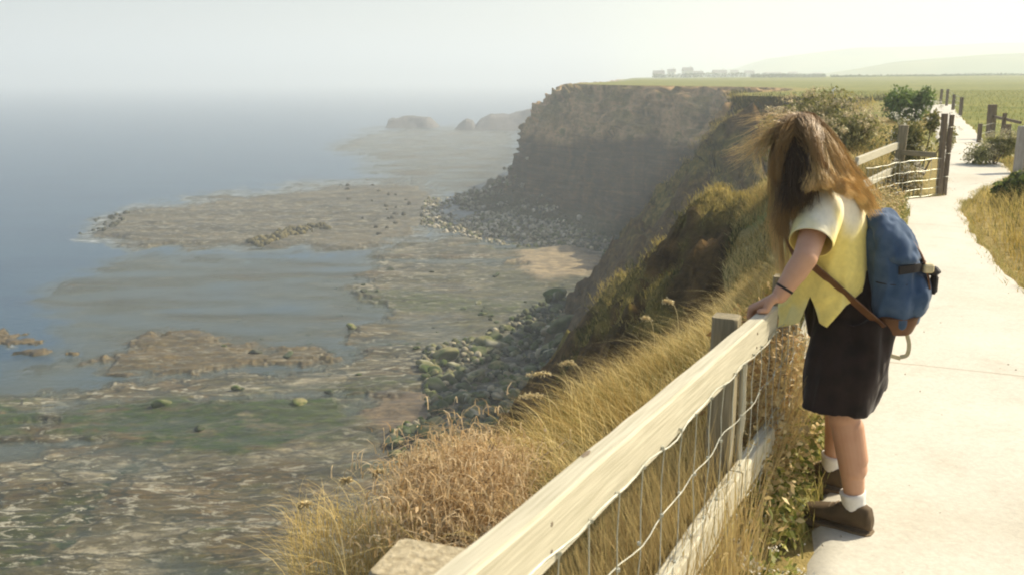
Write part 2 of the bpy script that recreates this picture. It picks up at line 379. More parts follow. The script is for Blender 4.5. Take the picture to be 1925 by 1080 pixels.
h = np.maximum(h, -1.6 + 1.83 * np.maximum(np.maximum(L1, L2) ** .55, LI) + (n_mid - .5) * .9 + (n_fine - .5) * .5)
h = np.maximum(h, -1.6 + 1.72 * LL ** .7 + (n_mid - .5) * .95 + (strata - .5) * .5)
h += (n_fine - .5) * .12 + (strata - .5) * .10
near_cl = sstep(22, 0, X.ravel() - 0) * 0
P[:, 2] = SEA + h
# colours of what grows and lies on the shore
def C(*c): return np.array(c, float)[None]
def lerp(a, b2, f): return a + (b2 - a) * np.clip(f, 0, 1)[:, None]
pale, tan, brown, weedb, weedg, sand, dark = C(.32, .30, .245), C(.155, .145, .10), C(.20, .15, .07), C(.13, .09, .035), C(.075, .10, .022), C(.36, .27, .19), C(.05, .05, .03)
cc = lerp(np.repeat(tan, len(P), 0), pale, sstep(.47, .56, strata * .45 + n_fine * .55))
cc = lerp(cc, C(.055, .055, .028), sstep(.50, .60, n_mid) * .85)
cc = lerp(cc, C(.12, .085, .038), sstep(.5, .62, fbm(P, (.12, .2, 1), 5, 271)) * .75)
cc = lerp(cc, C(.15, .125, .075), np.maximum(L1, L2 + LI) * (.45 + .75 * n_fine)); cc = lerp(cc, C(.13, .095, .038), (L2 + LI) * .85); cc = lerp(cc, C(.06, .055, .028), L1 * sstep(.49, .57, n_mid) * .8)
g1 = soft([(75, 800), (110, 768), (300, 760), (480, 745), (640, 755), (690, 790), (560, 830), (430, 850), (240, 838), (90, 830)], 25, 10)
g1b = soft([(-60, 770), (55, 775), (60, 830), (-60, 835)], 14, 8)
g2 = soft([(700, 560), (1040, 470), (1120, 560), (1040, 640), (900, 640), (700, 620)], 60, 24)
g3 = soft([(-40, 960), (120, 930), (250, 900), (300, 860), (190, 960), (120, 1050), (-40, 1080)], 20, 12)
cc = lerp(cc, C(.030, .062, .008), np.maximum(g1, g1b) * sstep(.3, .5, n_fine)); cc = lerp(cc, C(.075, .085, .034), g2 * .75 * sstep(.35, .55, n_mid + .1)); cc = lerp(cc, C(.04, .06, .015), g3 * .85)
cc = lerp(cc, C(.06, .085, .022), sstep(.54, .64, fbm(P, (.06, .12, 1), 5, 281)) * LL * .75)
sd1 = soft([(985, 490), (1000, 470), (1060, 462), (1110, 470), (1112, 500), (1070, 530), (1020, 535), (985, 515)], 12, 7)
sd2 = soft([(700, 760), (790, 735), (860, 780), (900, 860), (860, 980), (740, 990), (660, 930), (760, 880)], 22, 14)
cc = lerp(cc, C(.36, .29, .20), sd1); cc = lerp(cc, C(.20, .15, .105), sd2 * .9)
P[:, 2] += np.maximum(sd1, 0) * .25
cc = lerp(cc, dark, sstep(-.05, -.9, h) * .35)
pool = sstep(.60, .66, fbm(P, (.05, .15, 1), 4, 291)) * LL * (1 - sd1) * (1 - sd2) * (1 - g1)
P[:, 2] -= pool * .45
fl = soft([(95, 1050), (215, 925), (335, 800), (350, 800), (250, 930), (160, 1020), (110, 1060)], 6, 4); P[:, 2] -= fl * .05; cc = lerp(cc, C(.025, .05, .022), fl * .9 * sstep(.40, .5, n_fine))
bare = np.clip(LL + LF * .6 + .85 * L1 + .5 * L2, 0, 1) * (1 - sd1) * (1 - sd2 * .9) * (1 - .8 * np.maximum(g1, g1b)) * (1 - .5 * g2) * (.55 + .45 * sstep(.4, .6, n_big))
m, t, b = newmat('shore_rock'); a = N(t, 'ShaderNodeAttribute'); a.attribute_name = 'Col'; v = objco(t, (.5, 1.3, 1), (0, 0, R(-18)))
n1 = noise(t, v, 1.3, 8, .7, .5); n2 = noise(t, objco(t), 5, 6, .7)
c = mixc(t, a.outputs[0], ramp(t, n1, [(.33, (.22, .21, .15)), (.5, (.60, .57, .45)), (.66, (1.3, 1.22, .98))]), .9, 'MULTIPLY')
c = mixc(t, c, ramp(t, n2, [(.35, (.6, .6, .6)), (.65, (1.25, 1.25, 1.2))]), .7, 'MULTIPLY')
am = N(t, 'ShaderNodeAttribute'); am.attribute_name = 'bare'; n4 = noise(t, objco(t, (.30, .62, 1), (0, 0, R(-24))), 1.0, 11, .74, 1.2); n5 = noise(t, objco(t, (.34, .8, 1), (0, 0, R(-10))), 1.7, 11, .74, .8)
def msk(src, lo, hi):
    q_ = N(t, 'ShaderNodeMath', operation='MULTIPLY'); t.links.new(ramp(t, src, [(lo, (0,) * 3), (hi, (1,) * 3)] if lo < hi else [(hi, (1,) * 3), (lo, (0,) * 3)]), q_.inputs[0]); t.links.new(am.outputs['Fac'], q_.inputs[1]); return q_.outputs[0]
c = mixc(t, c, ramp(t, n2, [(.3, (.045, .04, .018)), (.7, (.10, .085, .04))]), msk(n4, .50, .54))
c = mixc(t, c, ramp(t, n2, [(.3, (.17, .165, .115)), (.7, (.42, .395, .30))]), msk(n5, .545, .575))
vw = objco(t, (.16, .34, 1), (0, 0, R(-20))); wn = N(t, 'ShaderNodeTexNoise'); wn.inputs['Scale'].default_value = 1.1; wn.inputs['Detail'].default_value = 6; t.links.new(vw, wn.inputs['Vector']); vx = N(t, 'ShaderNodeVectorMath', operation='MULTIPLY_ADD'); t.links.new(wn.outputs[1], vx.inputs[0]); vx.inputs[1].default_value = (1.3,) * 3; t.links.new(vw, vx.inputs[2])
vo = N(t, 'ShaderNodeTexVoronoi', feature='DISTANCE_TO_EDGE'); vo.inputs['Scale'].default_value = 1.0; t.links.new(vx.outputs[0], vo.inputs['Vector'])
c = mixc(t, c, (.028, .030, .018), msk(vo.outputs['Distance'], .05, .012))
t.links.new(c, b.inputs['Base Color']); b.inputs['Specular IOR Level'].default_value = .4
t.links.new(ramp(t, n1, [(.3, (.35,) * 3), (.6, (.8,) * 3)]), b.inputs['Roughness']); bump(t, b, n1, .7, .15); M['shore'] = m
tag(mk('shore_rocks', P, grid_faces(ND, NA), M['shore'], None, True, cc, {'bare': bare}), kind='structure')

# sea surface: real depth to the rock below sets how much of it shows through
hh = (P[:, 2] - SEA).reshape(ND, NA)
WX = np.concatenate([np.full((ND, 1), -3900.), X, np.full((ND, 1), 60.)], 1)
depth = np.clip(-hh, 0, 3).ravel()
Wp = np.stack([X, Y, np.full_like(X, SEA)], -1).reshape(-1, 3)
m, t, b = newmat('sea_water')
ad = N(t, 'ShaderNodeAttribute'); ad.attribute_name = 'depth'
v = objco(t, (1, 1.6, 1), (0, 0, R(20))); n1 = noise(t, v, .9, 7, .7); n2 = noise(t, objco(t, (.15, .5, 1), (0, 0, R(15))), .25, 5, .6)
c = ramp(t, n2, [(.35, (.012, .042, .080)), (.65, (.024, .066, .105))])
c = mixc(t, (.10, .125, .105), c, ramp(t, ad.outputs['Fac'], [(.30, (0,) * 3), (.95, (1,) * 3)]))
af = N(t, 'ShaderNodeAttribute'); af.attribute_name = 'foam'; nf = noise(t, objco(t, (.4, 1, 1), (0, 0, R(10))), 1.2, 8, .75); fm = N(t, 'ShaderNodeMath', operation='MULTIPLY'); t.links.new(ramp(t, nf, [(.50, (0,) * 3), (.60, (1,) * 3)]), fm.inputs[0]); t.links.new(af.outputs['Fac'], fm.inputs[1])
c = mixc(t, c, (.62, .66, .66), fm.outputs[0])
t.links.new(c, b.inputs['Base Color']); b.inputs['Roughness'].default_value = .28; b.inputs['IOR'].default_value = 1.33
bump(t, b, n1, .5, .22)
tr = N(t, 'ShaderNodeBsdfTransparent'); mx = N(t, 'ShaderNodeMixShader')
t.links.new(ramp(t, ad.outputs['Fac'], [(0, (.12,) * 3), (.12, (.28,) * 3), (.5, (.66,) * 3), (.95, (1,) * 3)]), mx.inputs[0])
t.links.new(tr.outputs[0], mx.inputs[1]); t.links.new(b.outputs[0], mx.inputs[2]); t.links.new(mx.outputs[0], t.nodes['Material Output'].inputs[0]); M['water'] = m
step = 2
Wg = Wp.reshape(ND, NA, 3)[::step, ::step]; dg2 = np.clip(depth, 0, 1).reshape(ND, NA)[::step, ::step].copy()
nr, nc = dg2.shape
left = Wg[:, :1].copy(); left[:, 0, 0] = -3900
farr = Wg[-1:, :].copy(); farr[0, :, 1] = 5800; farr[0, :, 0] = np.linspace(-3900, 3500, nc)
Wg2 = np.concatenate([Wg, farr], 0); D2 = np.concatenate([dg2, np.ones((1, nc))], 0)
D2[-1] = 1
fo = sstep(.02, .15, depth) * sstep(.85, .45, depth) * (1 - LS) * (1 - LL) * (1 - LF); FO = fo.reshape(ND, NA)[::step, ::step]; FO = np.concatenate([FO, 0 * FO[:1]], 0); FO = np.concatenate([0 * FO[:, :1], FO], 1)
lf = Wg2[:, :1].copy(); lf[:, 0, 0] = np.minimum(-3900, lf[:, 0, 0] - 10); Wg2 = np.concatenate([lf, Wg2], 1); D2 = np.concatenate([np.ones((nr + 1, 1)), D2], 1)
tag(mk('sea', Wg2.reshape(-1, 3), grid_faces(nr + 1, nc + 1), M['water'], None, True, None, {'depth': D2.ravel(), 'foam': FO.ravel()}), kind='structure')

# ------------------------------------------------------------------ path
LE = [(-3.2, -6), (-.55, -.4), (.2, 1.25), (.954, 2.876), (1.75, 4.6), (2.7, 6.7), (3.75, 9.4), (4.5, 11.4), (4.95, 12.3), (5.45, 12.75), (5.98, 13.0), (6.35, 13.8), (7.2, 15.6), (8.72, 19.0), (11.5, 25.5), (16.0, 36), (20.5, 46.5), (24.0, 54.5), (26, 59)]
RE = [(-1.2, -7), (1.1, -1.0), (2.1, 1.1), (2.75, 2.7), (3.3, 4.2), (3.75, 5.9), (4.12, 7.35), (4.75, 9.3), (5.62, 11.5), (6.2, 12.6), (7.25, 14.1), (8.6, 15.9), (9.35, 17.6), (9.9, 19.6), (12.9, 25.7), (17.3, 36), (21.8, 46.5), (25.2, 54), (27.3, 58.3)]
def resamp(P, n):
    P = np.array(P, float); L = np.concatenate([[0], np.cumsum(np.hypot(*np.diff(P, axis=0).T))]); s = np.linspace(0, 1, n) ** 1.3 * L[-1]
    return np.stack([np.interp(s, L, P[:, 0]), np.interp(s, L, P[:, 1])], -1)
# pair the edges station by station
n = 18; seg = 22
Lp, Rp = [], []
for i in range(len(LE) - 1):
    for k in range(seg):
        f = k / seg; Lp.append(np.array(LE[i]) * (1 - f) + np.array(LE[i + 1]) * f); Rp.append(np.array(RE[i]) * (1 - f) + np.array(RE[i + 1]) * f)
Lp, Rp = np.array(Lp), np.array(Rp)
for E, s in ((Lp, 301), (Rp, 302)):
    e3 = np.concatenate([E, np.zeros((len(E), 1))], 1); E[:, 0] += (fbm(e3, (2.2, 2.2, 1), 4, s) - .5) * .22
cw = np.linspace(0, 1, 25)
PP = Lp[:, None] * (1 - cw)[None, :, None] + Rp[:, None] * cw[None, :, None]
pz = .022 + .012 * np.sin(np.pi * cw)[None] + (fbm(np.concatenate([PP.reshape(-1, 2), np.zeros((PP.size // 2, 1))], 1), (.8, .8, 1), 3, 305).reshape(PP.shape[:2]) - .5) * .015
pz = pz + land_z(PP[..., 0].ravel(), PP[..., 1].ravel()).reshape(PP.shape[:2]); pz[:, 0] -= .06; pz[:, -1] -= .06
m, t, b = newmat('path_concrete')
v = objco(t); n1 = noise(t, v, 1.1, 6, .6); n2 = noise(t, v, 45, 6, .7); n3 = noise(t, v, 4.5, 8, .7)
c = ramp(t, n1, [(.3, (.52, .49, .41)), (.7, (.60, .575, .49))]); c = mixc(t, c, ramp(t, n2, [(.3, (.82,) * 3), (.7, (1.1,) * 3)]), .8, 'MULTIPLY')
c = mixc(t, c, ramp(t, n3, [(.34, (.74, .71, .65)), (.46, (1, 1, 1))]), .3, 'MULTIPLY'); nL = noise(t, v, .55, 9, .7, .6); c = mixc(t, c, ramp(t, nL, [(.36, (.80, .77, .70)), (.5, (1, 1, 1)), (.66, (1.05, 1.04, 1.02))]), .4, 'MULTIPLY')
# cast joints across the slab
sep = N(t, 'ShaderNodeSeparateXYZ'); vj = objco(t, (1, 1, 1), (0, 0, R(24.5))); t.links.new(vj, sep.inputs[0])
ad = N(t, 'ShaderNodeMath', operation='MULTIPLY_ADD'); t.links.new(n3, ad.inputs[0]); ad.inputs[1].default_value = .05; t.links.new(sep.outputs[1], ad.inputs[2])
md = N(t, 'ShaderNodeMath', operation='PINGPONG'); t.links.new(ad.outputs[0], md.inputs[0]); md.inputs[1].default_value = 2.85
c = mixc(t, c, ramp(t, md.outputs[0], [(0, (.62, .58, .5)), (.006, (.75, .72, .66)), (.012, (1, 1, 1))]), 1.0, 'MULTIPLY')
t.links.new(c, b.inputs['Base Color']); b.inputs['Roughness'].default_value = .9; bump(t, b, n2, .35, .006); M['path'] = m
tag(mk('path', np.concatenate([PP, pz[..., None]], -1).reshape(-1, 3), grid_faces(len(Lp), 25), M['path'], None, True), kind='structure')
r = np.random.default_rng(17); Vs, Fs, nn = [], [], 0; OV = np.array([(1, 0, 0), (-1, 0, 0), (0, 1, 0), (0, -1, 0), (0, 0, 1), (0, 0, -1)], float); OF = np.array([(0, 2, 4), (2, 1, 4), (1, 3, 4), (3, 0, 4), (2, 0, 5), (1, 2, 5), (3, 1, 5), (0, 3, 5)])
for k in range(900):
    i = int(r.random() ** 1.3 * (len(Lp) - 120)); e = r.random() ** 5 * .5; e = e if r.random() < .5 else 1 - e; c0 = Lp[i] * (1 - e) + Rp[i] * e; s_ = r.uniform(.002, .006)
    Vs.append(OV * s_ * r.uniform(.6, 1.3, (1, 3)) @ np.array(Matrix.Rotation(r.uniform(0, 6), 3, 'Z')) + r.normal(0, s_ * .15, (6, 3)) + [c0[0], c0[1], .030 + s_ * .3]); Fs.append(OF + nn); nn += 6
tag(mk('gravel', np.concatenate(Vs), np.concatenate(Fs), simple('grit', (.38, .34, .27), (.55, .50, .40), 25, .9, 0, 0)), 'small loose grit scattered along the path edges', 'gravel', kind='stuff')
def on_path(x, y):
    l = np.interp(y, [p[1] for p in LE], [p[0] for p in LE]); r = np.interp(y, [p[1] for p in RE], [p[0] for p in RE]); return (x > l + .02) & (x < r - .02)

# ------------------------------------------------------------------ fence (post, rail and wire netting)
FD = np.array([.464, 1.005, -.088]); FD /= np.linalg.norm(FD); FH = np.array([FD[0], FD[1], 0]); FH /= np.linalg.norm(FH); FN = np.array([-FH[1], FH[0], 0])
F0 = np.array([.86, 3.05, .885])                                        # a point on the middle of the top rail's top face
def rail_pt(s, z=0, side=0): return F0 + FD * s + np.array([0, 0, z]) + FN * side
def frame(d, up=(0, 0, 1)):
    d = Vector(d).normalized(); u = Vector(up); x = u.cross(d).normalized(); u = d.cross(x)
    return Matrix((x, u, d)).transposed()                                # local x = sideways, y = up, z = along
def beam(name, a, b, wid, hgt, mat, parent, bev=.004, warp=.0012, seg=14):
    a, b = np.array(a, float), np.array(b, float); L = np.linalg.norm(b - a); F = np.array(frame(b - a)); hw, hh2 = wid / 2, hgt / 2
    prof = [(-hw + bev, -hh2), (hw - bev, -hh2), (hw, -hh2 + bev), (hw, hh2 - bev), (hw - bev, hh2), (-hw + bev, hh2), (-hw, hh2 - bev), (-hw, -hh2 + bev)]
    V = []
    for i in range(seg + 1):
        s = i / seg * L; w1, w2 = rng.normal(0, warp, 2)
        for x, y in prof: V.append(((x + w1 * .5), (y + w2 * .5), s))
    V = np.array(V); Fc = [tuple(f) for f in grid_faces(seg + 1, 8, True)] + [tuple(range(7, -1, -1)), tuple(range(seg * 8, seg * 8 + 8))]
    o = mk(name, V, Fc, mat, parent); o.matrix_local = Matrix.Translation(Vector(a)) @ frame(b - a).to_4x4(); return o
def post(name, x, y, z0, z1, w1, mat, parent, rz=0, tilt=(0, 0)):
    mb = MB(); h1 = z1 - z0; n1 = 8; V = []
    b = .008; h2 = w1 / 2
    prof = [(-h2 + b, -h2), (h2 - b, -h2), (h2, -h2 + b), (h2, h2 - b), (h2 - b, h2), (-h2 + b, h2), (-h2, h2 - b), (-h2, -h2 + b)]
    for i in range(n1 + 2):
        f = min(i, n1) / n1; k = 1 - (.05 if i == n1 + 1 else 0); jx, jy = rng.normal(0, .0015, 2)
        for px, py in prof: V.append((px * k + jx, py * k + jy, f * h1 + (.004 if i == n1 + 1 else 0)))
    F = [tuple(f) for f in grid_faces(n1 + 2, 8, True)] + [tuple(range(7, -1, -1)), tuple(range((n1 + 1) * 8, (n1 + 2) * 8))]
    o = mk(name, np.array(V), F, mat, parent); o.location = (x, y, z0); o.rotation_euler = (tilt[0], tilt[1], rz); return o
M['stub'] = simple('cut_post_end', (.27, .22, .13), (.50, .43, .29), 5, .9, .8, .006, (16, 16, 2.5), 8)
fence = empty('fence'); tag(fence, 'pale timber post and rail fence with wire netting that the leaning person holds', 'fence')
RZ = -math.atan2(FH[0], FH[1])
# top rail (one board ends under the hand), lower rails
beam('rail', rail_pt(-2.9, -.05), rail_pt(.10, -.05), .045, .10, M['wood'], fence, .005, .0015, 30)
beam('rail', rail_pt(-2.9, -.50), rail_pt(-.42, -.50), .045, .10, M['wood'], fence, .005, .0015, 30)
beam('rail', rail_pt(-.40, -.505), rail_pt(.42, -.52), .045, .10, M['wood'], fence, .005, .0015, 20)
beam('rail', rail_pt(.80, -.05), rail_pt(1.5, -.05), .045, .10, M['wood'], fence); beam('rail', rail_pt(.80, -.48), rail_pt(1.5, -.47), .045, .10, M['wood'], fence)
# second bay, behind the person, up to the bend
def gp(s, z, side=0): p = np.array([F0[0], F0[1], 0]) + FH * s + FN * (side + .055 * max(s - .4, 0)); return np.array([p[0], p[1], z])
PA = np.array([5.56, 13.5, 0]); PB = np.array([6.02, 13.02, 0])
def fz(s): return .80 - .02 * s
psx = [-2.03, -.32, 1.5, 3.4, 5.3, 7.2, 9.1]
for s in psx[2:-1]:
    beam('rail', gp(s, fz(s) - .07), gp(s + 1.88, fz(s + 1.88) - .07), .045, .09, M['wood'], fence)
    beam('rail', gp(s, fz(s) - .42), gp(s + 1.88, fz(s + 1.88) - .42), .045, .09, M['wood'], fence)
e9 = gp(9.12, 0)
for z in (.70, .36): beam('rail', (e9[0], e9[1], z - .06), (PA[0] - .02, PA[1] - .02, z), .045, .10, M['wood'], fence)
p = rail_pt(-2.07, 0, .142); post('post', p[0], p[1], -.3, p[2] - .088, .115, M['stub'], fence, RZ + .1, (.0, .0))
p = rail_pt(.86, 0, .075); post('post', p[0], p[1], -.4, p[2] + .01, .078, M['post'], fence, RZ)
p = rail_pt(-.32, 0, .070); post('post', p[0], p[1], -.4, p[2] + .018, .078, M['post'], fence, RZ)
for s in psx[2:]: p = gp(s, 0, .07); post('post', p[0], p[1], -.3, fz(s) + .03, .10, M['post'], fence, RZ)
post('post', PA[0], PA[1], -.2, .98, .13, M['post'], fence, RZ, (0, R(2)))
beam('rail', (PA[0] + .02, PA[1] - .08, .60), (PB[0] - .14, PB[1] - .02, .60), .04, .07, M['post'], fence)
# thin pale strip added for the sunlit path side of the post under the rail
p = rail_pt(-.265, -.10, .018); post('lit_side_strip', p[0], p[1], .36, p[2], .022, M['wood'], fence, RZ)
mb = MB(); kp = rail_pt(-1.73, .001, .012); V, F = tube_vf([kp + FD * s_ for s_ in (-.02, -.012, 0, .012, .02)], [.0005, .004, .0055, .004, .0005], 8); V[:, 2] = kp[2] + (V[:, 2] - kp[2]) * .25; mk('knot', V, F, M['oldpost'], fence)
for s_ in (-1.97, -.29):
    for z_ in (-.03, -.075, -.48, -.525): V, F = tube_vf([rail_pt(s_, z_, -.0215), rail_pt(s_, z_, -.0245), rail_pt(s_, z_, -.0250)], [.0042, .0042, .001], 8); mk('nail', V, F, M['oldpost'], fence)
# netting
nb = MB()
def netting(pts, hs, dx, side, sag=.012, r=.0013, top=None):
    pts = [np.array(p, float) for p in pts]; L = [0]
    for i in range(1, len(pts)): L.append(L[-1] + np.linalg.norm(pts[i][:2] - pts[i - 1][:2]))
    def P(s): return np.array([np.interp(s, L, [p[k] for p in pts]) for k in range(3)])
    for hz in hs:
        ss = np.arange(0, L[-1], .06 if dx < .3 else .2); ph = rng.random() * 6
        nb.tube([P(s) + np.array([0, 0, hz]) + FN * side + np.array([0, 0, sag]) * math.sin(s * 3 + ph) * math.sin(s * 9.1 + ph) + FN * .004 * math.sin(s * 21 + ph) for s in ss], r * (1.5 if hz == hs[-1] or hz == hs[0] else 1), 4)
    s = .07
    while s < L[-1]:
        lo, hi = hs[0], hs[-1]; ph = rng.random() * 6
        nb.tube([P(s + .012 * math.sin(k * 1.1 + ph)) + np.array([0, 0, lo + (hi - lo) * k / 8]) + FN * (side + .004 * math.sin(k * 2 + ph)) for k in range(9)], r, 4)
        for hz in hs: c0 = P(s + .012 * math.sin(8 * (hz - lo) / (hi - lo) * 1.1 + ph)) + np.array([0, 0, hz]) + FN * side; nb.box(c0, (.007, .007, .006))
        s += dx
netting([rail_pt(-2.9) - [0, 0, F0[2] + .088 * -2.9 * -1 * 0], rail_pt(-2.9)], [.1], 9, 0) if False else None
g0 = rail_pt(-2.9); g1 = rail_pt(.5)
netting([(g0[0], g0[1], g0[2] - .80), (g1[0], g1[1], g1[2] - .80)], [.02, .12, .24, .40, .56, .715], .145, -.027)
a0 = gp(.5, .02); a1 = gp(9.1, .02)
netting([(a0[0], a0[1], .05), (a1[0], a1[1], 0)], [.05, .18, .32, .5, .66], .3, -.03)
netting([(a1[0] + .12, a1[1] - .02, 0), (5.35, 12.62, 0), (PB[0], PB[1], 0)], [.05, .15, .27, .4, .55], .16, 0, .01, .003)
nb.build('wire_netting', M['wire'], fence)

gate = empty('gatepost', (PB[0], PB[1], 0)); tag(gate, 'tall dark pair of gateposts standing at the left edge of the path beyond the person', 'gatepost')
post('post', -.035, 0, -.1, 1.16, .068, M['oldpost'], gate, .2, (0, R(-1.5))); post('post', .06, .05, -.1, 1.14, .055, M['oldpost'], gate, .1)
for z in (.3, .62, .98): mb = MB(); mb.tube([(.06 * math.cos(a) + .02, .055 * math.sin(a) + .02, z) for a in np.linspace(0, 6.28, 13)], .003, 4); mb.build('wire', M['wire'], gate)

# right-hand fences
rf = empty('fence'); tag(rf, 'rusty post and wire fence along the right side of the distant path', 'fence')
rp = []
for (u, vt, vb) in ((1768, 168, 197), (1779, 168, 200), (1791, 178, 208), (1805, 183, 218)):
    p = at_z(u, vb, .0); H = at_y(u, vt, p[1])[2]; rp.append((p, H)); post('post', p[0], p[1], -.2, H, .12, M['oldpost'], rf, .3)
for k in (.45, .7, .95): mb = MB(); mb.tube([(p[0], p[1] - .07, min(H, 1.2) * k) for p, H in rp[::-1]], .006, 4); mb.build('wire', M['wire'], rf)
rf2 = empty('fence'); tag(rf2, 'low timber fence with uneven posts in the grass right of the path', 'fence')
q2 = []
for (u, vt, vb, wd) in ((1840, 233, 262, .085), (1861, 197, 255, .17), (1882, 213, 262, .08), (1893, 234, 270, .10), (1913, 243, 300, .10)):
    p = at_z(u, vb + 8, .0); H = at_y(u, vt, p[1])[2]; q2.append((p, H)); post('post', p[0], p[1], -.2, H, wd, M['oldpost'], rf2, .3, (0, R(random.uniform(-3, 3))))
beam('rail', (q2[1][0][0], q2[1][0][1] - .1, .62), (q2[3][0][0] + .2, q2[3][0][1] - .1, .60), .04, .07, M['oldpost'], rf2)
for k in (.45, .25): mb = MB(); mb.tube([(p[0], p[1] - .09, k) for p, H in q2], .005, 4); mb.build('wire', M['wire'], rf2)
p = at_z(1921, 328, 0)
gpo = post('gatepost', p[0], p[1], -.1, at_y(1921, 238, p[1])[2], .22, M['greypost'], None, .3); tag(gpo, 'thick pale grey gatepost at the right edge above the dark shrub', 'gatepost')

# ------------------------------------------------------------------ vegetation makers
def blades(pos, H, W, lean, col_a, col_b, nseg=3, curl=.5, wind=(-.35, .1), seed=1, mix=None, droop=0.0):
    """ribbons: pos Nx3, H N heights, W widths; returns V, F, cols"""
    r = np.random.default_rng(seed); n = len(pos); a = r.random(n) * 2 * np.pi
    H = np.broadcast_to(H, (n,)) * (.55 + .75 * r.random(n)); W = np.broadcast_to(W, (n,)) * (.7 + .6 * r.random(n))
    dr = np.stack([np.cos(a), np.sin(a)], -1) * (lean * (.3 + r.random(n)))[:, None] + np.array(wind)[None] * (.5 + r.random(n))[:, None]
    fa = r.random(n) * np.pi; side = np.stack([np.cos(fa), np.sin(fa), 0 * fa], -1)
    V = np.zeros((n, nseg + 1, 2, 3)); 
    for k in range(nseg + 1):
        f = k / nseg; w = W * (1 - f) ** .8 * .5 + .0003
        bend = f ** (1 + curl * 1.6)
        ctr = pos.copy(); ctr[:, :2] += dr * (bend * H)[:, None]; ctr[:, 2] += H * (f - droop * f ** 3) * (1 - .25 * bend * np.hypot(dr[:, 0], dr[:, 1]))
        V[:, k, 0] = ctr - side * w[:, None]; V[:, k, 1] = ctr + side * w[:, None]
    base = np.arange(n)[:, None] * (nseg + 1) * 2; F = []
    for k in range(nseg): F.append(np.stack([base[:, 0] + 2 * k, base[:, 0] + 2 * k + 1, base[:, 0] + 2 * k + 3, base[:, 0] + 2 * k + 2], -1))
    mx = r.random(n) if mix is None else np.clip(mix + r.normal(0, .22, n), 0, 1)
    cc = np.array(col_a)[None] * (1 - mx)[:, None] + np.array(col_b)[None] * mx[:, None]; cc = cc * (.75 + .5 * r.random(n))[:, None]
    return V.reshape(-1, 3), np.concatenate(F), np.repeat(cc, (nseg + 1) * 2, 0)
def join(parts):
    V, F, Cc, n = [], [], [], 0
    for v, f, c in parts: V.append(v); F.append(f + n); Cc.append(c); n += len(v)
    return np.concatenate(V), np.concatenate(F), np.concatenate(Cc)
def clumped(n, x0, x1, y0, y1, seed, sc=1.2, thr=.0):
    r = np.random.default_rng(seed); x = r.uniform(x0, x1, n); y = r.uniform(y0, y1, n)
    k = fbm(np.stack([x, y, 0 * x], -1), (sc, sc, 1), 3, seed) > thr + .25 * r.random(n)
    return x[k], y[k]
GOLD, STRAW, GREEN, DKGR, RUST = (.56, .42, .13), (.78, .66, .34), (.17, .20, .035), (.06, .085, .015), (.45, .22, .07)
def ground_pts(x, y): return np.stack([x, y, land_z(x, y) - .01], -1)
parts = []
# near bank between the fence and the drop: coordinates s along fence, w out to the drop
def bank(n, s0, s1, w0, w1, seed, thr=.3, sc=1.6):
    r = np.random.default_rng(seed); s = r.uniform(s0, s1, n); wd = r.uniform(w0, w1, n)
    x = F0[0] + FH[0] * s + FN[0] * wd; y = F0[1] + FH[1] * s + FN[1] * wd
    nz = fbm(np.stack([x, y, 0 * x], -1), (sc, sc, 1), 3, 400); k = nz > thr + .15 * r.random(n)
    x, y, wd, nz = x[k], y[k], wd[k], nz[k]; e = EDGE(y); k = (x > e - .22)
    x, y, wd, nz, e = x[k], y[k], wd[k], nz[k], e[k]
    z = land_z(x, y) - .01; z = np.where(x < e, z - (e - x) * 1.4, z)
    return np.stack([x, y, z], -1), nz
p, nz = bank(95000, -3.4, 9, .12, 2.6, 11, .30); hf = .15 + .17 * sstep(.4, .6, nz)
parts.append(blades(p, hf, .0038, .75, (.44, .30, .085), (.74, .60, .27), 4, .6, (-.22, -.02), 21, mix=sstep(.38, .62, fbm(p, (2.2, 2.2, 2.2), 4, 9))))
p, nz = bank(70000, -3.4, 9, .10, 2.6, 12, .38)
parts.append(blades(p, .22, .005, .8, (.07, .095, .018), (.27, .25, .06), 3, .6, (-.2, 0), 22))
p, nz = bank(50000, 9, 40, .1, 4.6, 13, .33, .6)
parts.append(blades(p, .26, .011, .8, (.40, .28, .08), (.72, .58, .26), 3, .6, (-.2, 0), 23, mix=sstep(.38, .62, fbm(p, (.6, .6, .6), 4, 9))))
parts.append(blades(p[::2] + [.02, .02, 0], .22, .014, .5, DKGR, (.30, .28, .08), 3, .6, (-.2, 0), 24))
V1, F1, C1 = join(parts)
tag(mk('grass', V1, F1, M['grass'], None, False, C1), 'dry golden long grass covering the bank beyond the fence', 'grass', kind='stuff')
# grass hanging on the upper cliff slopes
parts = []
jj, ii = np.nonzero((CLG > .35) & (CLV[..., 1] > 20) & (CLV[..., 1] < 105) & (tt[:, None] < .55))
sel = rng.integers(0, len(jj), 50000); pts = CLV[jj[sel], ii[sel]] + rng.normal(0, .12, (50000, 3)) * np.clip(np.linalg.norm(CLV[jj[sel], ii[sel]], axis=1) / 25, .4, 3)[:, None] * np.array([1, 1, .3])
dz = np.linalg.norm(pts, axis=1); mixv = np.maximum(sstep(.48, .66, fbm(pts, (.25, .25, .4), 3, 77)), CRS[jj[sel], ii[sel]])  # random gold patches; crest gold is sunlight put into the blade colour
parts.append(blades(pts, np.clip(.007 * dz, .11, .42), np.clip(.0009 * dz, .010, .06), .7, (.055, .065, .015), (.46, .36, .11), 3, .7, (-.3, 0), 31, mix=mixv))
V1, F1, C1 = join(parts)
tag(mk('slope_grass', V1, F1, M['grass'], None, False, C1), 'rough green and yellow grass clinging to the shaded cliff slope', 'grass', kind='stuff')
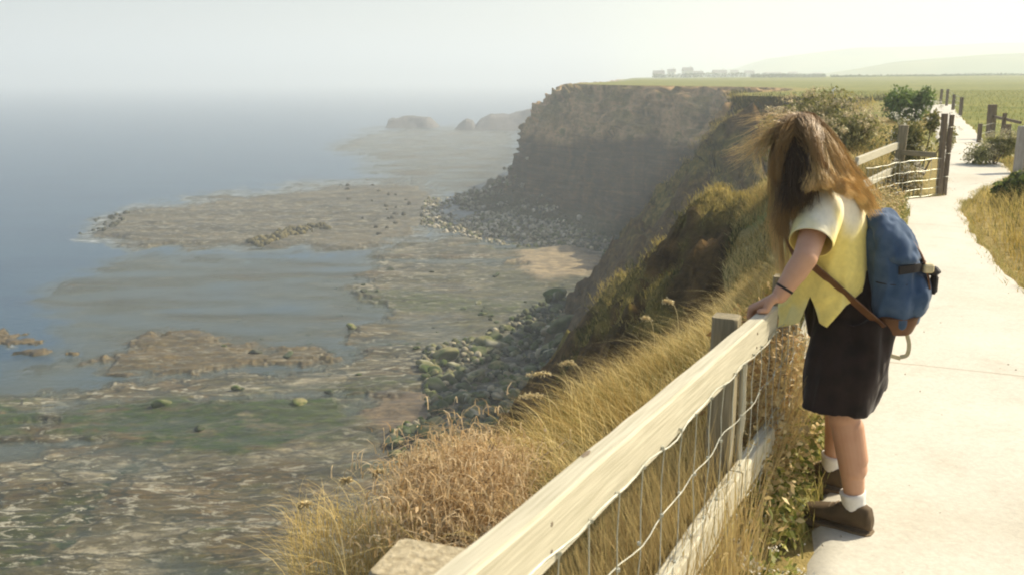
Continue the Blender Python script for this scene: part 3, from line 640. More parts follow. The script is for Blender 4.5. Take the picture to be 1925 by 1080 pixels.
# right verge
parts = []
x, y = clumped(50000, 3.0, 13, 4.5, 22, 41, .9, .1); re = np.interp(y, [p[1] for p in RE], [p[0] for p in RE]); k = (x > re - .06 + .1 * np.sin(y * 5)) & (x < re + 3.2); x, y, re = x[k], y[k], re[k]
p = ground_pts(x, y); hh_ = .10 + .26 * sstep(0, .9, x - re)
parts.append(blades(p, hh_, .008, .5, (.42, .30, .07), (.60, .48, .17), 3, .6, (-.3, -.1), 42, mix=sstep(.3, .6, fbm(p, (.8, .8, .8), 3, 4))))
parts.append(blades(p[::2] + [.02, 0, 0], hh_[::2] * .8, .010, .5, (.10, .13, .03), (.40, .33, .10), 3, .6, (-.2, 0), 43))
x, y = clumped(42000, 7, 60, 18, 110, 44, .25, .1); k = ~on_path(x, y) & (x > EDGE(y)); x, y = x[k], y[k]; p = ground_pts(x, y)
parts.append(blades(p, .16, .03, .5, (.16, .20, .04), (.42, .38, .13), 2, .6, (-.2, 0), 45))
r = np.random.default_rng(47); ee = []
for k in range(9000):
    i = int(r.random() ** 1.2 * (len(Lp) - 60)); lft = r.random() < .4; c0 = Lp[i] if lft else Rp[i]
    if lft and (c0[1] < 3.9): continue
    o_ = abs(r.normal(0, .045)) * (1 if lft else -1) * (.4 + .9 * (math.sin(c0[1] * 7.3) > .2)); ee.append((c0[0] + o_ + (-.03 if lft else .03), c0[1] + r.normal(0, .03), .015))
ee = np.array(ee); ee[:, 2] += land_z(ee[:, 0], ee[:, 1]); parts.append(blades(ee, .075, .005, .9, (.20, .21, .05), (.60, .48, .20), 3, .6, (-.2, 0), 48))
V1, F1, C1 = join(parts)
tag(mk('verge_grass', V1, F1, M['grass'], None, False, C1), 'yellow and green grass on the verge right of the path and into the field', 'grass', kind='stuff')

# weeds tangled through the bottom of the fence
def leaves(n, pos, size, ca, cb, seed, flat=.5):
    r = np.random.default_rng(seed); a = r.random(n) * 6.283; tilt = r.normal(0, flat, n); e = r.random(n) * 6.283
    d = np.stack([np.cos(a) * np.cos(tilt), np.sin(a) * np.cos(tilt), np.sin(tilt)], -1); s = np.stack([-np.sin(a) * np.cos(e), np.cos(a) * np.cos(e), np.sin(e)], -1)
    L = size * (.5 + r.random(n)); Wd = L * .28
    V = np.stack([pos, pos + d * (L * .5)[:, None] + s * Wd[:, None], pos + d * L[:, None] - [0, 0, 1] * (L * .2)[:, None], pos + d * (L * .5)[:, None] - s * Wd[:, None]], 1)
    mx = r.random(n); cc = (np.array(ca)[None] * (1 - mx)[:, None] + np.array(cb)[None] * mx[:, None]) * (.7 + .6 * r.random(n))[:, None]
    return V.reshape(-1, 3), (np.arange(n)[:, None] * 4 + np.arange(4)[None]), np.repeat(cc, 4, 0)
def strip(n, s0, s1, w0, w1, z0, z1, seed):
    r = np.random.default_rng(seed); s = r.uniform(s0, s1, n); wd = r.uniform(w0, w1, n); z = r.uniform(z0, z1, n) * r.random(n) ** .6
    p = np.array([F0[0], F0[1], 0])[None] + FH[None] * s[:, None] + FN[None] * wd[:, None]; p[:, 2] = z
    k = fbm(p, (2.3, 2.3, 2), 3, 500) > .40 + .1 * r.random(n); return p[k]
parts = []
p = strip(44000, -3, 9.2, -.15, .2, 0, .36, 51); parts.append(leaves(len(p), p, .030, (.09, .12, .022), (.36, .33, .09), 52))
p = strip(26000, -3, 9.2, -.14, .14, .0, .55, 53); parts.append(leaves(len(p), p, .026, (.45, .32, .14), (.60, .48, .24), 54))
p = strip(8000, -3, -.2, -.12, .25, 0, .02, 55); parts.append(blades(p, .55, .004, .25, (.50, .40, .17), (.42, .30, .13), 5, .4, (-.1, .05), 56))
p = strip(12000, .12, 1.05, -.04, .22, 0, .80, 59); parts.append(leaves(len(p), p, .024, (.30, .17, .06), (.56, .42, .20), 60))
p = strip(1500, .12, 1.05, -.04, .22, 0, .02, 62); parts.append(blades(p, .56, .004, .3, (.46, .33, .14), (.60, .50, .24), 5, .3, (0, 0), 63))
p = strip(14000, -3, 9.2, -.19, .25, 0, .02, 57); parts.append(blades(p, .15, .006, .5, (.13, .17, .03), (.52, .42, .15), 3, .5, (-.2, 0), 58))
V1, F1, C1 = join(parts)
tag(mk('weeds', V1, F1, M['leaf'], None, False, C1), 'tangle of green weeds and dead stems growing through the foot of the fence', 'weeds', kind='stuff')

# bushes: many leaves through a lumpy volume, on branching stems
def bush(name, loc, rx, ry, rz_, nleaf, size, ca, cb, label, cat, seed, flowers=0, fcol=(.75, .70, .55), lumps=9, stemc=None, fsize=.05):
    r = np.random.default_rng(seed); root = empty(name, loc); tag(root, label, cat)
    cen = r.normal(0, 1, (lumps, 3)); cen /= np.linalg.norm(cen, axis=1)[:, None]; cen *= r.uniform(.2, .78, (lumps, 1)); cen[:, 2] = np.abs(cen[:, 2]) * 1.0 + .35
    which = r.integers(0, lumps, nleaf); d = r.normal(0, 1, (nleaf, 3)); d /= np.linalg.norm(d, axis=1)[:, None]; d *= (r.random(nleaf) ** .45)[:, None]
    rad = r.uniform(.18, .46, lumps); p = (cen[which] + d * rad[which][:, None]); p[:, 2] = np.maximum(p[:, 2], .02); p = p * np.array([rx, ry, rz_])
    parts_ = [leaves(nleaf, p, size, ca, cb, seed + 1, .8)]
    mb = MB()
    for k in range(lumps):
        e = cen[k] * np.array([rx, ry, rz_]); mb.tube([(0, 0, -.1), e * [.3, .3, .35], e * [.8, .8, .8], e], [.02 * rz_, .015 * rz_, .009, .004], 5)
    mb.build('stem', M['oldpost'] if stemc is None else stemc, root)
    if flowers:
        fp = cen[r.integers(0, lumps, flowers)] + (lambda q: q / np.linalg.norm(q, axis=1)[:, None])(r.normal(0, 1, (flowers, 3)) * [1, 1, .6] + [0, -.3, .7]) * .45
        fp = fp * np.array([rx, ry, rz_]); fp[:, 2] = np.maximum(fp[:, 2], .1); P2 = np.repeat(fp, 22, 0) + r.normal(0, fsize * .55, (flowers * 22, 3)) * [1, 1, .45]
        parts_.append(leaves(len(P2), P2, fsize * .5, fcol, tuple(np.array(fcol) * .8), seed + 3, .9))
    V1, F1, C1 = join(parts_); mk('foliage', V1, F1, M['leaf'], root, False, C1)
    return root
p = at_z(1697, 238, 0); bush('shrub', p, 1.05, 1.0, 1.45, 4200, .14, (.09, .15, .03), (.20, .27, .07), 'bright green leafy shrub rising behind the flowering bush at the left of the path', 'shrub', 61)
p = at_z(1655, 322, 0); bush('flowering_bush', (p[0], p[1] + 3, 0), 1.45, 1.6, 1.05, 9000, .09, (.16, .17, .05), (.42, .38, .16), 'wide bush topped with cream seed heads between cliff edge and path', 'bush', 71, 150, (.60, .50, .30), 13, None, .10)
p = at_z(1590, 300, 0); bush('bramble', (p[0] - .2, p[1] + 2, -.3), 1.5, 1.4, .85, 6500, .09, (.10, .12, .03), (.33, .31, .10), 'low olive bramble thicket left of the flowering bush', 'bush', 81)
p = at_z(1732, 330, 0); bush('bramble', (p[0], p[1], 0), .55, .6, .95, 3500, .07, (.12, .14, .04), (.38, .33, .12), 'bramble clump with white flowers just behind the tall gateposts', 'bush', 85, 40, (.8, .78, .65), 8, None, .06)
p = at_z(1905, 385, 0); bush('shrub', p + [.15, 0, 0], .60, .5, .38, 3000, .08, (.07, .10, .025), (.18, .22, .06), 'low dark green shrub at the foot of the grey gatepost', 'shrub', 91)
p = at_z(1868, 312, 0); bush('flowering_plant', p, .62, .5, .50, 3200, .06, (.17, .19, .06), (.40, .38, .16), 'pale cream flowering plant on the right verge below the timber posts', 'plant', 95, 70, (.50, .46, .28), 10, None, .075)
p = at_z(1700, 372, 0); bush('flowering_weed', (p[0], p[1] + .25, 0), .45, .3, .42, 2600, .05, (.18, .18, .05), (.48, .36, .14), 'orange and cream weed at the foot of the wire netting by the gateposts', 'plant', 99, 40, (.8, .74, .6), 8, None, .045)
for k, (s, wd, lab) in enumerate(((-1.25, -.14, 'small white flowered weed at the path edge nearest the viewer'), (-.62, -.12, 'white flowered weed below the lower rail near the shoe'))):
    p = gp(s, 0, wd); bush('flowering_weed', p, .20, .16, .30, 1500, .028, (.12, .15, .03), (.42, .40, .12), lab, 'plant', 105 + k, 34, (.85, .82, .72), 7, None, .022)

# dead bracken clump beside the near post
root = empty('dead_bracken', at_z(880, 985, -.12)); tag(root, 'curled rusty dead bracken clump left of the rail beside the near post', 'bracken')
r = np.random.default_rng(120); pp = r.normal(0, 1, (5200, 3)) * [.15, .22, .06] + [0, 0, .14]; pp[:, 2] = np.clip(pp[:, 2], -.2, 1)
parts = [blades(pp, .12, .0055, 1.2, (.42, .27, .11), (.74, .60, .38), 4, .9, (-.1, 0), 121, droop=.9), leaves(1300, pp[:1300] + r.normal(0, .02, (1300, 3)), .024, (.38, .24, .10), (.72, .56, .34), 122, 1.0)]
V1, F1, C1 = join(parts); mk('fronds', V1, F1, M['straw'], root, False, C1)
mb = MB()
for k in range(14): e = np.array([r.normal(0, .15), r.normal(0, .2), r.uniform(.12, .3)]); mb.tube([(0, 0, -.25), e * .5 + [0, 0, .05], e], [.005, .004, .002], 4)
mb.build('stem', M['oldpost'], root)

# tall stalks with seed heads that stand out against the shore
def stalk(base, tip, bend, label, seed, head=.09, hw=.012):
    r = np.random.default_rng(seed); base, tip = np.array(base, float), np.array(tip, float); root = empty('grass_stalk', base); tag(root, label, 'grass stalk', 'tall seeding grass stalks on the bank')
    T = np.linspace(0, 1, 14)[:, None]; C0 = base + [0, 0, (tip - base)[2] * 1.0 + bend]; Pq = base * (1 - T) ** 2 + 2 * T * (1 - T) * C0 + tip * T ** 2 - base
    mb = MB(); mb.tube(Pq, np.linspace(.0022, .0012, 14), 4); mb.build('stem', M['strawsolid'], root)
    n = 170; k = r.uniform(1 - head / max(np.linalg.norm(tip - base), .1), 1, n); i = np.clip(k * 13, 0, 12.99); f = (i % 1)[:, None]; i = i.astype(int); pc = Pq[i] * (1 - f) + Pq[i + 1] * f
    V1, F1, C1 = leaves(n, pc + r.normal(0, hw * .45, (n, 3)), .014, (.62, .50, .26), (.82, .72, .46), seed, .8); mk('seed_head', V1, F1, M['straw'], root, False, C1)
M['strawsolid'] = simple('straw_stem', (.50, .40, .18), (.68, .56, .30), 30, .7, 0, 0)
SK = [((1075, 735), (988, 705), 5.2, 'arched feathery grass head hanging left above the boulders'), ((1060, 800), (975, 745), 4.8, 'second arched grass head just below the first over the boulders'),
      ((1100, 720), (1050, 683), 5.8, 'short hooked grass head at the left end of the golden tuft'), ((1275, 610), (1243, 567), 6.5, 'pale branching seed head standing highest on the bank against the dark slope'),
      ((1230, 640), (1205, 598), 6.6, 'small seed head left of the highest pale one'), ((860, 900), (830, 820), 4.2, 'thin bent stalk in front of the green boulders'),
      ((905, 890), (870, 835), 4.2, 'thin upright stalk right beside the bent one over the green boulders'), ((700, 1000), (640, 905), 3.3, 'long thin stalk leaning left over the pale shore rock'),
      ((650, 1060), (560, 950), 3.0, 'longest thin stalk at the lower left corner of the bank'), ((760, 960), (700, 890), 3.5, 'thin stalk rising left of the dead bracken')]
for k, (b0, t0, yy, lab) in enumerate(SK): stalk(at_y(b0[0], b0[1] + 25, yy), at_y(t0[0], t0[1], yy), .06, lab, 200 + k, .10 if k < 5 else .05, .014 if k < 5 else .007)
parts = []; rr_ = np.random.default_rng(131); p = np.array([at_z(rr_.uniform(545, 790), rr_.uniform(985, 1130), -.33) for _ in range(900)]); parts.append(blades(p, .26, .0026, .7, GOLD, (.80, .62, .28), 6, .7, (-.25, 0), 133, droop=.25))
p, nz = bank(1500, -3.2, 6, .5, 2.2, 130, .25); parts.append(blades(p, .50, .004, .5, GOLD, STRAW, 6, .8, (-.4, 0), 131, droop=.3))
V1, F1, C1 = join(parts); tag(mk('tall_grass', V1, F1, M['grass'], None, False, C1), 'taller thin grass stems sticking out of the golden bank', 'grass', kind='stuff')
# ------------------------------------------------------------------ boulders on the shore
def ico(n=3):
    import bmesh
    bm = bmesh.new(); bmesh.ops.create_icosphere(bm, subdivisions=n, radius=1); V = np.array([v.co[:] for v in bm.verts]); F = [tuple(v.index for v in f.verts) for f in bm.faces]; bm.free(); return V, np.array(F)
IV, IF = ico(3); SV, SF = ico(2)
def rock_shape(V, seed, cutn=9):
    r = np.random.default_rng(seed); V = V.copy()
    for _ in range(cutn):                                              # flatten random sides for an angular block
        d = r.normal(0, 1, 3); d /= np.linalg.norm(d); k = r.uniform(.45, .8); s = V @ d; V -= np.outer(np.maximum(s - k, 0), d) * .92
    V *= 1 + .22 * (fbm(V + seed * 3.1, (1.3, 1.3, 1.3), 4, seed)[:, None] - .5)
    return V * np.array([1.2, 1.0, .78])
protos = []
RC = [((.14, .15, .07), (.06, .095, .016)), ((.28, .26, .14), (.15, .165, .045)), ((.07, .075, .05), (.032, .050, .012)), ((.40, .38, .27), (.20, .20, .09)), ((.10, .12, .065), (.055, .085, .016)), ((.25, .23, .10), (.10, .13, .028))]
for k in range(12):
    V = rock_shape(IV, 600 + k); c1, c2 = RC[k % 6]; mx = sstep(.42, .58, fbm(V, (1.6, 1.6, 1.6), 3, 640 + k) + .12 * (V[:, 2] < 0))
    o = mk('boulder', V, IF, M['stone'], None, False, np.array(c1)[None] * (1 - mx)[:, None] + np.array(c2)[None] * mx[:, None]); me = o.data; bpy.data.objects.remove(o); protos.append(me)
def shore_h(x, y):
    d = math.hypot(x, y); e = math.atan2(EYE - SEA, d); a = math.atan2(x, y)
    j = int(np.clip(np.searchsorted(-el, -e), 0, ND - 1)); i = int(np.clip(np.searchsorted(az, a), 0, NA - 1)); return float(P_sh[j, i])
P_sh = hh + SEA
r = np.random.default_rng(77)
def boulder(x, y, z, s, k, label, group=None, sq=None):
    o = bpy.data.objects.new('boulder', protos[k % 12]); col.objects.link(o); o.location = (x, y, z)
    o.scale = sq if sq else (s * r.uniform(.8, 1.25), s * r.uniform(.8, 1.2), s * r.uniform(.6, 1.0)); o.rotation_euler = (r.uniform(-.4, .4), r.uniform(-.4, .4), r.uniform(0, 6.28))
    tag(o, label, 'boulder', group); return o
# unmistakable ones
for u, v, s, k, lab in ((820, 722, 1.5, 2, 'big dark flat boulder at the left of the near pile, by the sand'), (890, 712, 1.7, 3, 'long pale topped slab right of the big dark boulder'), (808, 866, .95, 0, 'lone green boulder on the sand below the near pile'),
                        (743, 874, .6, 4, 'small dark boulder on the sand left of the lone green one'), (565, 757, 1.0, 5, 'lone brown rock on the flats above the green weed bed'), (375, 803, .7, 2, 'dark rock in the middle of the green weed bed'),
                        (305, 762, .9, 0, 'dark weedy rock at the upper edge of the weed bed'), (662, 613, 1.0, 5, 'olive rock on the open flats above the near pile'), (622, 653, .9, 2, 'dark rock at the right end of the brown reef'),
                        (478, 661, 1.0, 2, 'dark rock lying on the brown reef'), (620, 733, .7, 2, 'dark rock on the pale flats left of the pile'), (900, 571, .7, 3, 'white rock alone on the green flats'),
                        (930, 655, 1.5, 3, 'tan block at the upper middle of the near pile'), (905, 792, .9, 3, 'small bright white stone inside the dark part of the pile')):
    p = at_z(u, v, SEA + .2); s *= .8; boulder(p[0], p[1], shore_h(p[0], p[1]) + .08 * s, s, k, lab)
def in_region(poly, n, seed):
    rr = np.random.default_rng(seed); q = np.array(poly, float); u = rr.uniform(q[:, 0].min(), q[:, 0].max(), n * 4); v = rr.uniform(q[:, 1].min(), q[:, 1].max(), n * 4); k = in_poly(u, v, poly); return u[k][:n], v[k][:n]
def cz(x, y):                                                          # cliff foot height, nearest vertex
    d = (CLV[60:, :, 0] - x) ** 2 + (CLV[60:, :, 1] - y) ** 2; k = np.argmin(d); return CLV[60:].reshape(-1, 3)[k, 2] if d.flat[k] < 6 else -99
NEARP = [(735, 815), (800, 780), (800, 700), (790, 660), (900, 630), (985, 590), (1060, 560), (1060, 700), (1010, 800), (960, 880), (860, 870), (740, 850)]
u, v = in_region(NEARP, 225, 5)
for a, b2 in zip(u, v):
    p = at_z(a, b2, SEA + .4); z = max(shore_h(p[0], p[1]), cz(p[0], p[1])); dk = (a - 730) / 300
    s = float(np.exp(r.normal(-.45, .5))) * (.9 + .0 * dk); boulder(p[0], p[1], z + .25 * s, min(s, 1.7), r.integers(0, 12), 'weathered weed green boulder in the near pile under the cliff', 'boulders piled at the foot of the near cliff')
u, v = in_region([(430, 560), (700, 480), (1000, 530), (980, 600), (790, 660), (640, 720), (420, 740), (420, 650)], 46, 6)
for a, b2 in zip(u, v):
    p = at_z(a, b2, SEA + .2); s = r.uniform(.25, .6); boulder(p[0], p[1], shore_h(p[0], p[1]) + .1 * s, s, r.integers(0, 3) * 2, 'small dark rock scattered on the open tidal flats', 'small rocks scattered on the flats')
# countless rubble: below the far headland and filling the near pile
Vs, Cs, Fs, nn = [], [], [], 0
def rubble(poly, n, smin, smax, seed, cset):
    global nn
    u, v = in_region(poly, n, seed); rr = np.random.default_rng(seed)
    for a, b2 in zip(u, v):
        p = at_z(a, b2, SEA + .2); s = rr.uniform(smin, smax) ** 1.0; z = shore_h(p[0], p[1]); z = max(z, cz(p[0], p[1])) if a > 840 else z
        V = SV * rr.uniform(.65, 1.2, 3) * s; d = rr.normal(0, 1, (4, 3)); d /= np.linalg.norm(d, axis=1)[:, None]
        for q in d: V = V - np.outer(np.maximum(V @ q - .6 * s, 0), q)
        c = np.array(cset[rr.integers(0, len(cset))]) * rr.uniform(.7, 1.25)
        Vs.append(V + [p[0], p[1], z + .2 * s]); Fs.append(SF + nn); Cs.append(np.repeat(c[None], len(V), 0)); nn += len(V)
tans = [(.40, .35, .23), (.24, .21, .12), (.12, .11, .06), (.56, .50, .38), (.15, .16, .06)]; greens = [(.07, .10, .02), (.13, .14, .06), (.22, .21, .14), (.04, .05, .02), (.10, .11, .08)]
rubble([(800, 372), (880, 368), (960, 385), (1010, 400), (1100, 430), (1080, 462), (960, 462), (860, 440), (790, 420)], 2600, .14, .6, 8, tans)
rubble([(980, 395), (1110, 435), (1200, 462), (1160, 520), (1130, 470), (1010, 462)], 600, .15, .55, 9, greens + tans[:1])
rubble(NEARP, 900, .18, .6, 10, greens + tans[:2])
rubble([(100, 425), (150, 400), (240, 395), (260, 405), (200, 430), (120, 445)], 60, .2, .8, 12, [(.07, .07, .04)])
rubble([(465, 455), (510, 440), (560, 425), (615, 422), (615, 432), (540, 445), (490, 464)], 150, .25, .85, 13, [(.10, .085, .03), (.17, .14, .05)])
rubble([(630, 345), (700, 335), (780, 380), (760, 470), (700, 440)], 26, .3, .7, 14, [(.09, .08, .05)])
rubble([(960, 600), (1040, 560), (1060, 590), (1000, 660)], 120, .2, .6, 15, greens)
tag(mk('rubble', np.concatenate(Vs), np.concatenate(Fs), M['stone'], None, False, np.concatenate(Cs)), 'countless small stones strewn at the foot of the cliffs', 'rubble', kind='stuff')
# dark rock islands far out
def islet(name, u0, u1, vb, vt, prof, lab, seed, depth_=30):
    a = at_z(u0, vb, SEA); b2 = at_z(u1, vb, SEA); n1, n2 = 70, 18; V = []
    H = (vb - vt) / FPX * a[1] * 1.02
    for j in range(n2):
        for i in range(n1):
            f = i / (n1 - 1); g = j / (n2 - 1); x = a[0] + (b2[0] - a[0]) * f; y = a[1] + depth_ * g
            z = np.interp(f, [q[0] for q in prof], [q[1] for q in prof]) * H * min(1, 4.5 * min(g, 1 - g) + .0); V.append((x, y, z))
    V = np.array(V); V[:, 2] = V[:, 2] * (.75 + .5 * fbm(V, (.12, .12, 0), 4, seed)) + SEA - .3
    V[:, 1] += (fbm(V, (.1, 0, .2), 3, seed + 4) - .5) * 8
    c = V.mean(0); c[2] = SEA; return tag(mk(name, V - c, grid_faces(n2, n1), M['stack'], None, False), lab, 'rock')
o = islet('rock_island', 722, 822, 241, 220, [(0, 0), (.06, .8), (.2, .75), (.35, 1), (.6, .9), (.8, .95), (.9, .5), (1, 0)], 'flat dark rock island out in the haze, farthest left', 611); o.location = at_z(772, 241, SEA) + [0, 15, 0]
o = islet('rock_island', 852, 898, 245, 225, [(0, 0), (.2, .5), (.5, 1), (.75, .8), (1, 0)], 'small dark rock island between the large one and the low headland', 612, 20); o.location = at_z(875, 245, SEA) + [0, 10, 0]
o = islet('rock_headland', 885, 1030, 246, 214, [(0, 0), (.1, .5), (.25, .8), (.5, .75), (.7, 1), (1, 1.3)], 'low dark rocky spur running out from behind the cliff', 613, 60); o.location = at_z(957, 246, SEA) + [0, 30, 0]

# ------------------------------------------------------------------ distance: hedges, village, hills
Mh, t, b = newmat('hill_fields'); v = objco(t, (1, 1, 1)); n1 = noise(t, v, .006, 4, .5); c = ramp(t, n1, [(.4, (.11, .16, .05)), (.55, (.20, .22, .08)), (.7, (.05, .08, .03))]); t.links.new(c, b.inputs['Base Color']); b.inputs['Roughness'].default_value = 1
def hill(name, d, pts, thick, x0, x1):
    n1, n2 = 160, 40; xs = np.linspace(x0, x1, n1); V = []
    tops = [( (u - 962.5) / FPX * (d * CP), EYE + d * math.tan(math.atan((540 - v) / FPX) - PITCH)) for u, v in pts]
    for j in range(n2):
        g = j / (n2 - 1)
        z = np.interp(xs, [q[0] for q in tops], [q[1] for q in tops]); k = math.sin(math.pi * (.02 + .96 * g)) ** 1.3
        y = d + (g - .5) * thick * 2; p = np.stack([xs, np.full(n1, y), np.zeros(n1)], -1)
        V.append(np.stack([xs * (y / d) ** .5, p[:, 1], -14 + (z + 14) * k + (fbm(p, (.004, .004, 1), 3, 700) - .5) * 14 * k], -1))
    tag(mk(name, np.concatenate(V), grid_faces(n2, n1), Mh, None, True), kind='structure')
hill('hills', 1900, [(1250, 146), (1385, 130), (1440, 112), (1530, 100), (1600, 92), (1720, 90), (1850, 82), (2100, 80), (2600, 96)], 380, 380, 2600)
hill('hill', 1050, [(1500, 146), (1600, 128), (1680, 112), (1760, 104), (1850, 98), (1925, 96), (2200, 90), (2500, 100)], 190, 310, 1450)
Mw = simple('pale_render', (.62, .60, .55), (.74, .72, .66), .4, .9, 0, 0); Mr = simple('slate_roof', (.16, .14, .13), (.26, .22, .20), .8, .9, 0, 0); Mg = simple('window_dark', (.12, .13, .14), (.18, .19, .20), 1, .2, 0, 0)
def house(u, d, wd, hh3, lab, rz=0):
    x = (u - 962.5) / FPX * d * CP; base = land_z(np.array([x]), np.array([float(d)]))[0]
    root = empty('house', (x, d, base - 1.6), rz); tag(root, lab, 'house', 'village houses in the haze')
    mb = MB(); mb.box((0, 0, hh3 / 2 + .5), (wd, 7, hh3 + 1)); mb.build('wall', Mw, root)
    z0, z1 = hh3 + 1, hh3 + 3.6; V = [(-wd / 2 - .3, -3.9, z0), (wd / 2 + .3, -3.9, z0), (wd / 2 + .3, 3.9, z0), (-wd / 2 - .3, 3.9, z0), (-wd / 2 - .3, 0, z1), (wd / 2 + .3, 0, z1)]
    ro = mk('roof', V, [(0, 1, 5, 4), (2, 3, 4, 5), (0, 4, 3), (1, 2, 5), (0, 3, 2, 1)], Mr, root)
    mb = MB(); mb.box((wd * .3, 0, z1), (.9, .9, 2)); mb.build('chimney', Mw, ro)
    nw = max(2, int(wd / 3))
    for i in range(nw):
        for fl in range(1 if hh3 < 4.5 else 2):
            mb = MB(); mb.box(((i + .5) * wd / nw - wd / 2, -3.52, 2.2 + fl * 2.7), (1.1, .12, 1.2)); mb.build('window', Mg, root)
HS = [(1238, 700, 8, 3.4, 'dark roofed house at the left end of the hazy village'), (1262, 860, 7, 5.2, 'small tall house second from the left end of the village'), (1292, 780, 8, 6.2, 'tallest house on the left side of the hazy village'),
      (1312, 900, 9, 3.6, 'low house standing just right of the tallest one'), (1352, 840, 12, 4.4, 'long pale house in the middle of the village'), (1380, 1000, 8, 6.0, 'narrow house just right of the long pale one'),
      (1408, 900, 9, 3.8, 'house near the right end of the village, before the hill rises'), (1452, 1020, 18, 4.4, 'long terrace at the foot of the distant hill'), (1490, 980, 9, 3.6, 'small house right of the long terrace below the hill'), (1535, 1050, 12, 4.6, 'rightmost house below the distant hill')]
for u, d, wd, h3, lab in HS: house(u, d, wd, h3, lab, random.uniform(-.3, .3))
# hedge line at the end of the fields
def farhedge(u0, u1, d, h3, lab, seed, n=2600):
    x0, x1 = [(u - 962.5) / FPX * d * CP for u in (u0, u1)]; r = np.random.default_rng(seed); x = r.uniform(x0, x1, n); y = d + r.normal(0, 1.2, n); hz = h3 * (.45 + .9 * fbm(np.stack([x, 0 * x, 0 * x], -1), (.05, 1, 1), 4, seed))
    z = land_z(x, y) + hz * r.random(n) ** .7; V1, F1, C1 = leaves(n, np.stack([x, y, z], -1), .8, (.05, .07, .02), (.12, .14, .04), seed, .8)
    o = mk('hedge', V1, F1, M['leaf'], None, False, C1); tag(o, lab, 'hedge')
farhedge(1560, 2050, 440, .55, 'long thin hedge closing the far side of the green fields on the right', 801, 4000)
farhedge(1410, 1550, 520, 2.2, 'shorter hazy hedge at the field edge below the distant hill', 802, 2600)
farhedge(1225, 1400, 620, 3.4, 'faint scrubby hedge in front of the village', 803, 2200)
p = at_z(1567, 181, -.1); root = empty('marker_stone', p); tag(root, 'small white marker stone alone in the green field beyond the cliff edge', 'marker')
mw2 = simple('white_paint', (.78, .78, .76), (.85, .85, .82), 5, .7, 0, 0); mb = MB(); mb.box((0, 0, .30), (.34, .22, .62), None, .05); mb.build('body', mw2, root, True); mb = MB(); mb.box((0, 0, .72), (.24, .20, .26), None, .09); mb.build('cap', mw2, root, True)
# ------------------------------------------------------------------ person leaning on the fence
Fw = np.array([-.906, .423, 0]); Lf = np.array([-.423, -.906, 0]); Up = np.array([0, 0, 1.])
PO = np.array([1.27, 3.30, 0.0])
def cap(a, b2, ra, rb, n=20, m=9, sq=1.0):
    """tapered capsule"""
    a, b2 = np.array(a, float), np.array(b2, float); d = b2 - a; L = np.linalg.norm(d); d /= L
    pts, rr = [], []
    for k in range(m): t_ = math.pi / 2 * (1 - k / (m - 1)); pts.append(a - d * ra * math.sin(t_)); rr.append(max(ra * math.cos(t_), 1e-4))
    for k in range(1, 5): pts.append(a + d * L * k / 5); rr.append(ra + (rb - ra) * k / 5)
    for k in range(m): t_ = math.pi / 2 * k / (m - 1); pts.append(b2 + d * rb * math.sin(t_)); rr.append(max(rb * math.cos(t_), 1e-4))
    return tube_vf(pts, rr, n)
def ell(c, r3, ax=(Fw, Lf, Up), n=3):
    V, F = ico(n); V = V * np.array(r3); Mx = np.stack([np.array(q, float) for q in ax], 0); return V @ Mx + np.array(c), [tuple(f) for f in F]
def loft(rings, n=28, sqr=2.0):
    """rings: (centre, rF, rL) with elliptic sections"""
    V = []
    for c, rf_, rl in rings:
        for k in range(n):
            a = 2 * math.pi * k / n; ca, sa = math.cos(a), math.sin(a); e = 2 / sqr
            V.append(np.array(c) + Fw * rf_ * math.copysign(abs(ca) ** e, ca) + Lf * rl * math.copysign(abs(sa) ** e, sa))
    m_ = len(rings); return np.array(V), [tuple(f) for f in grid_faces(m_, n, True)] + [tuple(range(n - 1, -1, -1)), tuple(range((m_ - 1) * n, m_ * n))]
def fuse(name, shapes, voxel, mat, parent, off, smooth=6, fac=.6, fn=None, colfn=None):
    mb = MB()
    for V, F in shapes: mb.add(V, F)
    o = mb.build(name + '_raw', mat)
    md = o.modifiers.new('r', 'REMESH'); md.mode = 'VOXEL'; md.voxel_size = voxel
    if smooth: ms = o.modifiers.new('s', 'SMOOTH'); ms.iterations = smooth; ms.factor = fac
    dgx = bpy.context.evaluated_depsgraph_get(); me = bpy.data.meshes.new_from_object(o.evaluated_get(dgx), depsgraph=dgx)
    bpy.data.objects.remove(o); n_ = len(me.vertices); V = np.zeros(n_ * 3, np.float32); me.vertices.foreach_get('co', V); V = V.reshape(-1, 3).astype(float)
    nr_ = np.zeros(n_ * 3, np.float32); me.vertices.foreach_get('normal', nr_); nr_ = nr_.reshape(-1, 3).astype(float)
    if fn: V = fn(V, nr_)
    V2 = V - np.array(off); me.vertices.foreach_set('co', V2.astype(np.float32).ravel()); me.update()
    if colfn is not None:
        c_ = np.ones((n_, 4), np.float32); c_[:, :3] = colfn(V); at = me.color_attributes.new('Col', 'FLOAT_COLOR', 'POINT'); at.data.foreach_set('color', c_.ravel())
    me.polygons.foreach_set('use_smooth', np.ones(len(me.polygons), bool)); me.materials.clear(); me.materials.append(mat)
    o = bpy.data.objects.new(name, me); col.objects.link(o); o.parent = parent; return o
m, t, b = newmat('skin'); v = objco(t); n1 = noise(t, v, 9, 5, .6); c = ramp(t, n1, [(.3, (.50, .27, .165)), (.7, (.58, .34, .215))]); t.links.new(c, b.inputs['Base Color'])
b.inputs['Roughness'].default_value = .55; b.inputs['Subsurface Weight'].default_value = .08; b.inputs['Subsurface Radius'].default_value = (.02, .008, .004); b.inputs['Specular IOR Level'].default_value = .35; M['skin'] = m
def cloth(name, c1, c2, sc=60, rough=.9, attr=False):
    return simple(name, c1, c2, sc, rough, .35, .0025, (1, 1, 1), 4, .15, attr, .15)
